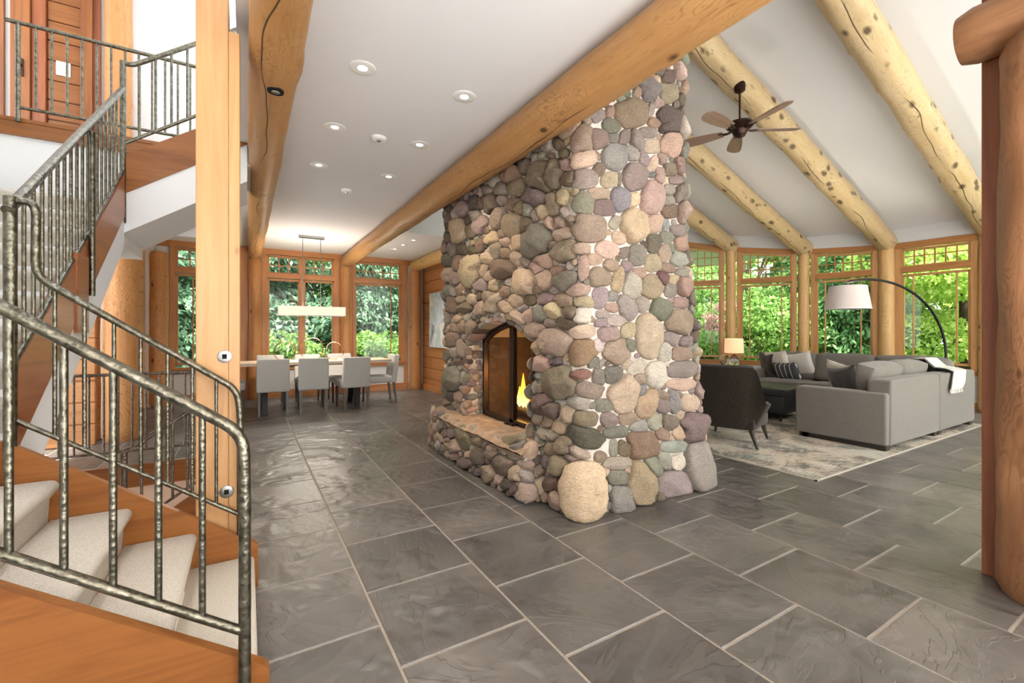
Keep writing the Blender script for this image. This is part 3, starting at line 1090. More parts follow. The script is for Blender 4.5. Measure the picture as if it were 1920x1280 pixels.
MB().rbox(-0.02, 0.02, -0.014, -0.006, -0.04, 0.04, 0.003, 2).build('rocker', 'white', sw)

# ------------------------------------------------------------------ stair flights
def carpet_step(x0, x1, y0, y1, z0, z1, axis, sign):
    """one carpeted step: riser at the front with a rounded nose. axis x: front faces sign*x"""
    m = MB()
    # profile in (run, z); run 0 at nose, positive to the back
    run = (x1 - x0) if axis == 'x' else (y1 - y0)
    nose = []
    r = 0.032
    for k in range(7):
        a = R(90) + R(140) * k / 6
        nose.append((r + r * math.cos(a), z1 - r + r * math.sin(a)))
    prof = [(run + 0.03, z1)] + nose + [(0.035, z1 - 0.09), (0.042, z0 - 0.02), (run + 0.03, z0 - 0.02)]
    n = len(prof)
    a0, a1 = (y0, y1) if axis == 'x' else (x0, x1)
    lev = [(a0, 0.012), (a0 + 0.015, 0.0), (a1 - 0.015, 0.0), (a1, 0.012)]
    vs, fs = [], []
    for (t_, ins) in lev:
        for (p, z) in prof:
            p2 = p + ins if p < run * 0.5 else p
            z2 = z - ins if z > z0 + 0.05 else z
            if axis == 'x':
                vs.append(((x1 - p2) if sign > 0 else (x0 + p2), t_, z2))
            else:
                vs.append((t_, (y1 - p2) if sign > 0 else (y0 + p2), z2))
    for i in range(len(lev) - 1):
        for k in range(n):
            k2 = (k + 1) % n
            fs.append((i * n + k, i * n + k2, (i + 1) * n + k2, (i + 1) * n + k))
    fs.append(tuple(range(n)))
    fs.append(tuple(range(len(lev) * n - 1, (len(lev) - 1) * n - 1, -1)))
    return m.add(vs, fs)


RS, RN = 0.195, 0.277
st1 = thing('stair_flight', 'lowest stair flight with four pale carpeted steps in the left foreground', 'stairs', (0, 0, 0))
for k in range(1, 5):
    xn = 0.037 - RN * (k - 1)
    carpet_step(xn - RN, xn, 2.05, 3.035, RS * (k - 1), RS * k, 'x', 1).build('carpeted_step', 'carpet', st1, True, angle=60)
xl = 0.037 - RN * 4
carpet_step(-2.1, xl, 2.03, 3.10, RS * 4, RS * 5, 'x', 1).build('carpeted_landing', 'carpet', st1, True, angle=60)
zn = lambda x: 0.235 - 0.711 * x
m = MB().prism([(0.075, 0.0), (0.075, zn(0.075) - 0.01), (0.055, zn(0.055)), (-2.1, zn(-2.1)), (-2.1, 0)], 2.0, 2.05, 'y')
m.build('near_stringer', 'fir_x', st1)
zf = lambda x: 0.289 - 0.702 * x
m = MB().prism([(0.055, 0.0), (0.055, zf(0.055) - 0.01), (0.04, zf(0.04)), (-0.985, zf(-0.985)), (-0.985, 0.55), (-0.2, 0.0)], 3.035, 3.075, 'y')
m.build('far_stringer', 'fir_x', st1)
MB().box(-2.1, -0.97, 3.075, 3.115, 0.2, 0.98).build('landing_board', 'fir_x', st1)

st2 = thing('stair_flight', 'middle stair flight with grey-beige carpet climbing away behind the iron balusters', 'stairs', (0, 0, 0))
RS2, RN2 = 0.1895, 0.262
for k in range(1, 9):
    yn = 3.12 + RN2 * (k - 1)
    carpet_step(-2.1, -0.985, yn, yn + RN2, 0.975 + RS2 * (k - 1), 0.975 + RS2 * k, 'y', -1).build('carpeted_step', 'carpet', st2, True, angle=60)
carpet_step(-2.1, -0.985, 3.12 + RN2 * 8, 6.27, 0.975 + RS2 * 8, 2.68, 'y', -1).build('carpeted_landing', 'carpet', st2, True, angle=60)
zt2 = lambda y: 1.401 + 0.722 * (y - 3.155)
m = MB().prism([(3.09, zt2(3.09)), (5.30, zt2(5.30)), (5.30, zt2(5.30) - 0.37), (3.09, zt2(3.09) - 0.41)], -1.0, -0.955, 'x')
m.build('stringer', 'fir_y', st2)
m = MB().prism([(3.09, zt2(3.09) - 0.40), (5.30, zt2(5.30) - 0.365), (5.30, 2.29), (5.11, 2.14), (3.42, 0.83), (3.09, 0.58)], -2.1, -0.965, 'x')
m.build('plaster_underside', 'plaster', st2)
MB().box(-0.99, -0.945, 3.92, 4.16, 1.50, 2.02).build('post_block', 'fir_y', st2)
MB().box(-2.1, -2.085, 5.3, 6.26, 2.68, 2.82).box(-2.1, -0.99, 6.265, 6.285, 2.68, 2.80).build('landing_skirting', 'fir_x', st2)

st3 = thing('stair_flight', 'upper stair flight with an orange stringer and white plastered underside behind the timber post', 'stairs', (0, 0, 0))
for k in range(1, 5):
    xn = -0.985 + 0.27 * (k - 1)
    carpet_step(xn, xn + 0.27, 5.32, 6.24, 2.68 + 0.184 * (k - 1), 2.68 + 0.184 * k, 'x', -1).build('carpeted_step', 'carpet', st3, True, angle=60)
z3 = lambda x: 3.121 + 0.683 * (x + 0.959)
m = MB().prism([(-0.96, z3(-0.96)), (0.0, z3(0.0)), (0.0, z3(0) - 0.35), (-0.96, z3(-0.96) - 0.35)], 5.285, 5.32, 'y')
m.build('stringer', 'fir_x', st3)
z4 = lambda x: 2.391 + 0.66 * (x + 0.998)
m = MB().prism([(-0.985, z3(-0.985) - 0.345), (0.0, z3(0) - 0.345), (0.0, z4(0)), (-0.985, z4(-0.985))], 5.295, 6.26, 'y')
m.build('plaster_underside', 'plaster', st3)
MB().box(-2.1, -0.985, 5.29, 6.26, 2.30, 2.5).build('landing_slab', 'plaster', st3)

# timber post
tp = thing('timber_post', 'square honey coloured timber post rising beside the stair railings', 'post', (-0.15, 3.24, 0))
MB().rbox(-0.105, 0.055, -0.115, 0.115, 0, 6.6, 0.006, 2).build('post_core', 'timber', tp)
MB().rbox(0.055, 0.112, -0.115, 0.115, 0, 3.29, 0.005, 2).build('post_cladding', 'timber', tp)
for z, x in ((1.36, 0.035), (0.56, 0.045)):
    b = MB().lathe([(0.005, 0.005), (0.03, 0.005), (0.036, 0.003), (0.037, 0.0)], 20).build('plate', 'steel', tp, True)
    b.location = (x, -0.117, z)
    b.rotation_euler = (R(90), 0, 0)
    b['label'] = 'round metal plate'
    k = MB().rbox(-0.012, 0.012, -0.014, 0.014, 0.002, 0.0065, 0.001, 2).build('plate_insert', 'gap', b)

# ------------------------------------------------------------------ hammered iron railings
HM = 'hammer'
def rail_path(name, pts, r, par, mat=HM, seg=12):
    # slightly irregular forged bar
    P = []
    pts = [Vector(p) for p in pts]
    for i in range(len(pts) - 1):
        n = max(1, int((pts[i + 1] - pts[i]).length / 0.05))
        for k in range(n):
            P.append(pts[i].lerp(pts[i + 1], k / n))
    P.append(pts[-1])
    rs = [r * (1 + 0.05 * mnoise.noise((p.x * 19, p.y * 19, p.z * 19))) for p in P]
    return MB().tube(P, rs, seg).build(name, mat, par, True, angle=60)


G_S = 'hammered iron stair railings'
r1 = thing('stair_railing', 'hammered iron stair railing nearest the camera, crossing the left foreground', 'railing', (0, 0, 0), 0, G_S)
YN = 1.978
kN = 1.978 / 2.03
up = lambda z: 1.5 + (z - 1.5) * kN
hz = lambda x: up(1.350 - 0.735 * (x / kN + 0.36))
rail_path('handrail', fillet([(-1.22, YN, hz(-1.22)), (-0.012, YN, hz(-0.012) + 0.012), (-0.008, YN, 0.9), (-0.008, YN, 0.0)], 0.075), 0.0212, r1)
bz = lambda x: up(0.325 - 0.716 * x / kN)
rail_path('bottom_rail', [(-1.22, YN, bz(-1.22)), (-0.02, YN, bz(-0.02))], 0.017, r1)
for x in (-1.15, -1.025, -0.9, -0.775, -0.65, -0.523, -0.399, -0.275, -0.145):
    rail_path('baluster', [(x * kN, YN, bz(x * kN)), (x * kN, YN, hz(x * kN))], 0.0112, r1)

r2 = thing('stair_railing', 'iron railing on the far side of the lowest steps, in front of the timber post', 'railing', (0, 0, 0), 0, G_S)
YF = 3.055
hf = lambda x: 1.775 - 0.735 * (x + 0.889)
rail_path('handrail', fillet([(-0.963, YF, 2.135), (-0.885, YF, 2.135), (-0.889, YF, hf(-0.889)), (-0.05, YF, hf(-0.05) + 0.01), (-0.035, YF, 1.0), (-0.035, YF, 0.26)], 0.07), 0.018, r2)
bf = lambda x: 0.41 - 0.70 * x
rail_path('bottom_rail', [(-0.96, YF, bf(-0.96)), (-0.04, YF, bf(-0.04))], 0.0125, r2)
for x in (-0.82, -0.711, -0.597, -0.489, -0.375, -0.265, -0.152):
    rail_path('baluster', [(x, YF, bf(x)), (x, YF, hf(x))], 0.0092, r2)

r3 = thing('stair_railing', 'iron railing with closely spaced balusters along the middle stair flight', 'railing', (0, 0, 0), 0, G_S)
XR = -0.972
rail_path('newel_post', [(XR, 3.05, 0.94), (XR, 3.05, 2.15)], 0.025, r3)
h3 = lambda y: 2.185 + 0.7246 * (y - 3.167)
rail_path('handrail', [(XR, 3.02, h3(3.02)), (XR, 5.29, h3(5.29))], 0.0235, r3)
b3 = lambda y: 1.425 + 0.735 * (y - 3.18)
rail_path('bottom_rail', [(XR, 3.06, b3(3.06)), (XR, 5.28, b3(5.28))], 0.016, r3)
for k in range(17):
    y = 3.20 + 0.1165 * k
    rail_path('baluster', [(XR, y, b3(y)), (XR, y, h3(y))], 0.0095, r3)
rail_path('middle_post', [(XR + 0.035, 4.2, 1.76), (XR + 0.035, 4.2, h3(4.2) - 0.02)], 0.018, r3)

r4 = thing('stair_railing', 'iron railing of the upper stair flight beside the top of the timber post', 'railing', (0, 0, 0), 0, G_S)
rail_path('newel_post', [(XR, 5.29, 2.50), (XR, 5.29, 3.97)], 0.024, r4)
h4 = lambda x: 3.985 + 0.75 * (x + 0.866)
rail_path('handrail', fillet([(XR, 5.29, 3.955), (-0.90, 5.29, 3.955), (0.0, 5.29, h4(0.0))], 0.06), 0.021, r4)
b4 = lambda x: 3.226 + 0.72 * (x + 0.961)
rail_path('bottom_rail', [(XR, 5.29, b4(XR)), (0, 5.29, b4(0))], 0.015, r4)
for x in (-0.856, -0.737, -0.618, -0.496, -0.376, -0.256, -0.136):
    rail_path('baluster', [(x, 5.29, b4(x)), (x, 5.29, h4(x))], 0.0112, r4)

r5 = thing('landing_railing', 'iron railing along the edge of the upstairs hallway', 'railing', (0, 0, 0), 0, G_S)
YL = 6.22
rail_path('handrail', [(-2.02, YL, Z2 + 0.94), (-0.3, YL, Z2 + 0.94)], 0.020, r5)
rail_path('bottom_rail', [(-1.93, YL, Z2 + 0.11), (-0.3, YL, Z2 + 0.11)], 0.016, r5)
rail_path('newel_post', [(-1.93, YL, Z2 - 0.03), (-1.93, YL, Z2 + 0.94)], 0.020, r5)
for k in range(13):
    x = -1.805 + 0.1135 * k
    rail_path('baluster', [(x, YL, Z2 + 0.11), (x, YL, Z2 + 0.94)], 0.0108, r5)

# ------------------------------------------------------------------ stairwell to the basement
sw = structure('wall_stairwell')
MB().box(-2.1, -0.05, 6.53, 6.62, -2.6, -0.24).box(-2.1, -0.05, 3.1, 3.2, -2.6, -0.3).build('wall_plaster', 'plaster_low', sw)
MB().box(-2.1, -0.05, 6.49, 6.53, -0.24, 0.005).build('edge_fascia', 'fir_x', sw)
MB().box(-2.1, -0.05, 3.1, 6.6, -2.7, -2.6).build('basement_floor', 'carpet', sw)
MB().box(-0.05, -0.02, 3.35, 5.25, -2.6, -0.006).build('side_fascia', 'plaster_low', sw)
st4 = thing('stair_flight', 'basement stair flight with an orange stringer going down behind the timber post', 'stairs', (0, 0, 0))
for k in range(1, 6):
    xn = -1.15 + 0.27 * (k - 1)
    carpet_step(xn, xn + 0.27, 5.34, 6.48, -1.05 + 0.18 * (k - 1), -1.05 + 0.18 * k, 'x', -1).build('carpeted_step', 'carpet', st4, True, angle=60)
z5 = lambda x: -0.10 + 0.66 * (x + 0.5)
MB().prism([(-1.15, z5(-1.15)), (-0.05, z5(-0.05)), (-0.05, z5(-0.05) - 0.34), (-1.15, z5(-1.15) - 0.34)], 5.28, 5.335, 'y').build('stringer', 'fir_x', st4)
MB().prism([(-1.15, z5(-1.15) - 0.33), (-0.05, z5(-0.05) - 0.33), (-0.05, z5(-0.05) - 0.6), (-1.15, z5(-1.15) - 0.6)], 5.29, 6.48, 'y').build('plaster_underside', 'plaster_low', st4)
r6 = thing('stair_railing', 'dark iron railing leading down to the basement, seen through the lower balusters', 'railing', (0, 0, 0), 0, G_S)
h6 = lambda x: 0.746 + 0.66 * (x + 0.47)
rail_path('handrail', fillet([(-0.964, 5.29, -0.1), (-0.964, 5.29, 0.43), (-0.87, 5.29, 0.435), (-0.80, 5.29, h6(-0.80)), (-0.12, 5.29, h6(-0.12))], 0.05), 0.020, r6, 'hammer_dark')
rail_path('newel_post', [(-0.964, 5.29, -0.6), (-0.964, 5.29, 0.40)], 0.026, r6, 'hammer_dark')
b6 = lambda x: 0.0 + 0.66 * (x + 0.5)
rail_path('bottom_rail', [(-0.95, 5.29, b6(-0.95)), (-0.12, 5.29, b6(-0.12))], 0.014, r6, 'hammer_dark')
for k in range(7):
    x = -0.84 + 0.115 * k
    rail_path('baluster', [(x, 5.29, b6(x)), (x, 5.29, h6(x))], 0.012, r6, 'hammer_dark')
r7 = thing('landing_railing', 'dark iron railing at the far stairwell edge in front of the knotty log', 'railing', (0, 0, 0), 0, G_S)
YB = 6.57
rail_path('handrail', [(-2.05, YB, 1.03), (-0.12, YB, 1.03)], 0.018, r7, 'hammer_dark')
rail_path('bottom_rail', [(-2.05, YB, 0.16), (-0.12, YB, 0.16)], 0.014, r7, 'hammer_dark')
for k in range(16):
    x = -1.98 + 0.122 * k
    rail_path('baluster', [(x, YB, 0.16), (x, YB, 1.03)], 0.011, r7, 'hammer_dark')
for x in (-2.03, -0.13):
    rail_path('newel_post', [(x, YB, 0.0), (x, YB, 1.03)], 0.018, r7, 'hammer_dark')

# ------------------------------------------------------------------ river stone fireplace
FP = thing('fireplace', 'massive river stone chimney and fireplace standing in the middle of the slate floor', 'fireplace', (0, 0, 0))
FX0, FY0, FY1 = 2.30, 2.80, 5.65
_f, _s, _c = 833.87, math.sin(R(30.77)), math.cos(R(30.77))


def ray(u, v):
    l = (u - 960) / _f
    return np.array([_s + l * _c, _c - l * _s, (623.71 - v) / _f])


def xr(z):
    return float(np.interp(z, [0, 0.4, 0.9, 1.6, 2.3, 3.5, 7], [3.98, 3.9, 3.82, 3.74, 3.62, 3.56, 3.52]))


def px_st(u, v):
    """where the sight line of a stone seen in the photo meets the masonry, as wall coordinates"""
    r = ray(u, v)
    d = (FY0 - 0.06) / r[1]
    if r[0] * d >= FX0 - 0.045:
        z = 1.5 + r[2] * d
        return ((r[0] * d - FX0) * 1.5 / (xr(z) - FX0), z)
    d = (FX0 - 0.06) / r[0]
    return (-(r[1] * d - FY0), 1.5 + r[2] * d)


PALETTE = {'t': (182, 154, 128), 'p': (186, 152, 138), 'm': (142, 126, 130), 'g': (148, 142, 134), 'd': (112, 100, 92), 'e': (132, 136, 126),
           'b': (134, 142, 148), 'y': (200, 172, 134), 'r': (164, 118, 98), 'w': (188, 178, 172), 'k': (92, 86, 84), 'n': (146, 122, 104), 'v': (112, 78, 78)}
CROPS = {1: (1020, 120, 4.2667), 2: (1040, 380, 4.2667), 3: (1000, 640, 3.5556), 4: (810, 300, 4.5714), 5: (810, 540, 4.5714), 6: (810, 740, 5.12)}
TRACE = {
    1: '''1030,80,120,110,0,d 1030,215,150,160,0,t 870,185,170,190,-50,m 790,200,85,100,0,n 735,375,275,240,0,n 560,360,70,100,10,p 460,390,130,110,-20,g
955,290,80,80,0,p 890,345,50,110,10,m 1030,440,215,230,20,k 930,455,130,95,5,n 575,475,160,120,20,e 870,530,160,100,0,g 465,580,160,165,0,n 590,575,95,80,0,g
680,570,85,130,20,g 775,600,110,190,-10,m 260,580,240,260,-20,n 1045,630,180,210,20,p 900,640,140,110,0,t 355,735,280,170,-5,p 600,735,210,230,30,e
745,700,100,140,-10,w 835,755,95,130,-30,m 910,780,80,150,30,p 980,740,90,100,0,p 1045,830,125,110,0,n 1120,800,90,130,0,n 355,895,270,170,0,m
475,825,105,110,20,n 560,905,135,140,0,t 640,910,40,110,0,g 760,890,205,250,10,m 900,870,70,55,0,b 965,875,90,140,10,p 1090,915,130,70,-5,m
1040,990,100,100,0,m 1120,1030,100,140,10,g 480,1025,170,95,0,t 645,1070,160,200,0,b 760,1065,100,120,0,y 900,1055,195,260,5,p 270,1090,240,200,10,e
515,1135,195,135,0,m 1040,1080,90,90,0,g 1045,1165,140,120,-10,n 1140,1170,80,180,0,p 85,630,90,110,-45,n 120,710,70,100,20,n 135,800,110,100,-20,p
155,910,130,120,0,n 45,880,150,260,20,n''',
    2: '''305,180,370,240,5,t 660,180,250,270,20,y 840,155,120,150,0,t 560,265,130,110,0,y 520,150,90,110,20,g 920,170,60,110,0,b 1025,215,150,100,5,m
930,265,110,100,10,e 825,320,110,160,0,d 1050,325,120,120,0,n 225,350,270,100,0,p 455,370,190,140,20,p 590,395,90,95,0,m 690,415,160,180,0,g
910,395,100,140,0,t 1030,445,150,120,0,g 350,445,140,90,0,p 490,500,140,110,20,t 820,475,130,150,0,t 610,500,100,90,30,m 945,515,110,90,0,n
1065,550,120,65,0,e 180,505,160,220,5,p 395,585,185,165,0,t 540,600,90,240,8,y 650,660,140,220,0,w 715,555,120,90,0,p 815,660,190,195,0,t
895,600,120,110,45,v 985,610,80,80,0,t 960,705,100,100,0,e 1070,670,110,160,0,p 215,685,255,110,0,p 395,760,120,180,10,m 500,745,90,90,0,e
190,785,250,95,0,t 610,840,150,220,-30,g 735,815,120,130,0,w 500,835,130,80,0,p 880,855,170,190,30,e 1040,800,130,90,0,p 250,900,230,130,0,w
420,890,100,80,0,w 405,960,110,70,0,m 530,940,170,100,0,w 1025,955,230,220,0,t 785,1060,230,390,-5,t 240,1030,295,125,0,p 470,1060,165,140,0,m
620,1020,120,140,10,y 965,1080,140,120,20,m 1085,1110,120,100,0,m 640,1140,95,110,0,e 380,1150,120,120,0,w 520,1180,210,230,-45,p 180,1200,310,220,-5,r
910,1190,120,170,0,w 1050,1210,160,130,0,p 95,150,95,90,0,t''',
    3: '''120,140,80,70,0,m 330,235,215,75,-5,r 465,240,85,110,0,g 560,230,130,130,0,g 430,130,80,100,0,g 625,350,205,290,20,y 720,175,150,90,-35,w
845,225,140,180,0,w 735,255,80,80,0,t 1020,190,210,130,-5,g 1025,290,200,95,-5,p 385,330,280,110,5,t 755,330,55,110,0,b 780,420,140,220,15,y
900,365,125,60,25,p 890,430,110,100,15,m 965,400,80,180,-10,b 1070,410,140,120,0,p 320,420,240,100,5,w 510,430,140,90,0,e 360,530,255,120,3,n
535,530,110,120,20,m 665,520,140,95,0,y 735,570,130,90,0,w 835,540,110,120,0,g 945,550,110,110,0,d 1095,580,200,210,0,m 1000,610,100,105,0,y
580,610,170,85,0,e 890,625,100,90,20,n 365,645,330,160,15,d 755,695,225,200,0,r 970,705,190,80,0,b 635,720,100,100,20,n 565,720,55,110,0,e
320,755,215,110,10,p 580,820,190,90,0,g 475,780,80,80,0,n 890,800,90,110,0,e 985,810,100,95,0,w 820,835,100,140,-20,e 1140,830,225,330,5,m
355,1000,330,390,0,y 585,910,130,100,0,e 600,1050,150,180,0,e 735,940,180,290,10,t 950,955,240,170,0,w 205,490,90,140,-10,t 65,545,80,85,0,t
150,575,90,90,0,p 80,440,150,150,20,d 70,620,140,90,10,g 185,695,110,140,20,n 95,715,70,90,0,n 150,830,140,140,20,t 215,785,80,50,30,g
105,945,80,100,10,n 165,960,40,110,0,v 150,1060,90,130,-30,t''',
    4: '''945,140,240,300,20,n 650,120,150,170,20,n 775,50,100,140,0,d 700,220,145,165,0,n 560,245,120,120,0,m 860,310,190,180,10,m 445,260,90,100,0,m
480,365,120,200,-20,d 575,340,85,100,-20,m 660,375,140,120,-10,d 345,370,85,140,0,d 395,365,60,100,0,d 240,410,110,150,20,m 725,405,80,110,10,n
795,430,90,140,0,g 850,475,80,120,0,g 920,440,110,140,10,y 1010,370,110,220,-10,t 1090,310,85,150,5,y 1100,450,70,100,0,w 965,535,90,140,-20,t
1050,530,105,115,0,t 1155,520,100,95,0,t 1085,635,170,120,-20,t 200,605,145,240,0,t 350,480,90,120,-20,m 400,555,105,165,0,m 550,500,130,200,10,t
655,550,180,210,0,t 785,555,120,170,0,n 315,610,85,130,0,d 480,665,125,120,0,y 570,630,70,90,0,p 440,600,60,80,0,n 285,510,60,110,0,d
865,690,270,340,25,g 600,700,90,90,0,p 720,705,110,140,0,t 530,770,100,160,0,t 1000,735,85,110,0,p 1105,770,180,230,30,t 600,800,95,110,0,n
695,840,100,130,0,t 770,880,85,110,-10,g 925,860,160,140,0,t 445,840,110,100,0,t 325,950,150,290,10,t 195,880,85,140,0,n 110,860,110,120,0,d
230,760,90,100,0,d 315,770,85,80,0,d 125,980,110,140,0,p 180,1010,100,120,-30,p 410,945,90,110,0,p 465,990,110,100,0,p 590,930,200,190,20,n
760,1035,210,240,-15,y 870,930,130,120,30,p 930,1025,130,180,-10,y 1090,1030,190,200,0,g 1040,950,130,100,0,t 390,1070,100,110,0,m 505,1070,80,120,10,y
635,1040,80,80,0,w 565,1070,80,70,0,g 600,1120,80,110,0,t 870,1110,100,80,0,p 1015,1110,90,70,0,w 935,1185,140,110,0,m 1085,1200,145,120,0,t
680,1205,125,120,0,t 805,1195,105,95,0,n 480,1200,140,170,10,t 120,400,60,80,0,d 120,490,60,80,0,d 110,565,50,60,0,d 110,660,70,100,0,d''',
    5: '''585,160,140,110,0,t 745,175,85,70,0,m 790,235,100,110,20,p 895,215,115,150,0,e 1005,185,115,150,-20,y 1150,215,145,110,0,n 705,250,150,90,40,p
985,300,110,80,0,p 1105,310,180,110,15,d 850,365,200,135,0,p 1030,465,270,240,20,p 845,510,110,115,0,t 895,655,175,140,0,p 1020,635,105,95,0,m
875,755,130,75,0,g 1070,825,290,310,-10,n 840,850,60,120,0,g 890,860,65,90,0,p 940,1010,270,200,15,n 860,1120,115,110,0,p 490,120,140,200,20,t
400,175,90,130,20,t 310,95,90,100,0,t 220,105,90,90,0,p 255,165,110,120,0,n 150,145,100,140,0,n 195,265,80,70,0,t 235,325,90,120,0,n
155,445,110,130,0,t 170,545,85,90,0,g 145,775,165,220,0,g 85,580,90,90,0,d 205,630,70,60,0,r 140,930,90,90,0,d 205,935,80,90,0,p 85,980,90,70,0,n
125,1040,90,80,0,d''',
    6: '''945,540,250,165,0,y 950,695,190,110,0,p 925,790,190,130,0,g 940,940,230,180,0,p 665,680,200,210,0,n 780,755,100,175,-10,t 535,755,120,170,-20,n
630,810,90,110,0,p 700,860,110,110,0,d 785,890,95,140,0,m 835,650,80,95,20,w 755,600,150,70,10,g 800,495,130,130,-20,m 735,440,220,120,-15,n
560,550,100,170,10,n 500,485,80,120,0,m 420,430,140,140,0,n 430,590,160,160,0,d 285,410,140,240,-10,n 210,495,90,150,-20,p 170,365,90,110,-20,m
330,580,60,90,0,t 320,650,160,120,0,d 440,740,100,70,0,m 145,490,80,70,0,t 105,370,80,80,0,n 205,590,80,80,0,p 200,285,70,80,0,m''',
}


class Skin:
    """smoothed perimeter path around a masonry block: s along the wall, t up, h outwards"""
    def __init__(self, poly, closed, s0, win, scale_x=False, flare=0.0):
        self.p = [np.array(q, float) for q in poly]
        if closed:
            self.p.append(self.p[0])
        self.l = [0.0]
        for a, b in zip(self.p[:-1], self.p[1:]):
            self.l.append(self.l[-1] + float(np.linalg.norm(b - a)))
        self.L, self.closed, self.s0, self.win, self.sx, self.flare = self.l[-1], closed, s0, win, scale_x, flare
        self.px = np.array([q[0] for q in self.p])
        self.py = np.array([q[1] for q in self.p])

    def raw(self, s):
        s = np.asarray(s, float) - self.s0
        if self.closed:
            s = np.mod(s, self.L)
        return np.stack([np.interp(s, self.l, self.px), np.interp(s, self.l, self.py)], -1)

    def at(self, s, t, h):
        s, t, h = np.asarray(s, float), np.asarray(t, float), np.asarray(h, float)
        offs = np.linspace(-1, 1, 9) * self.win
        p = sum(self.raw(s + o) for o in offs) / len(offs)
        q = self.raw(s + self.win) - self.raw(s - self.win)
        q = q / np.maximum(np.linalg.norm(q, axis=-1, keepdims=True), 1e-6)
        n = np.stack([q[..., 1], -q[..., 0]], -1)
        x, y = p[..., 0], p[..., 1]
        if self.sx:
            k = np.interp(t, [0, 0.4, 0.9, 1.6, 2.3, 3.5, 7], [3.98, 3.9, 3.82, 3.74, 3.62, 3.56, 3.52])
            x = np.where(x > FX0, FX0 + (x - FX0) * (k - FX0) / 1.5, x)
        h = h + self.flare * np.clip((0.5 - t) / 0.5, 0, 1)
        return np.stack([x + n[..., 0] * h, y + n[..., 1] * h, t], -1)


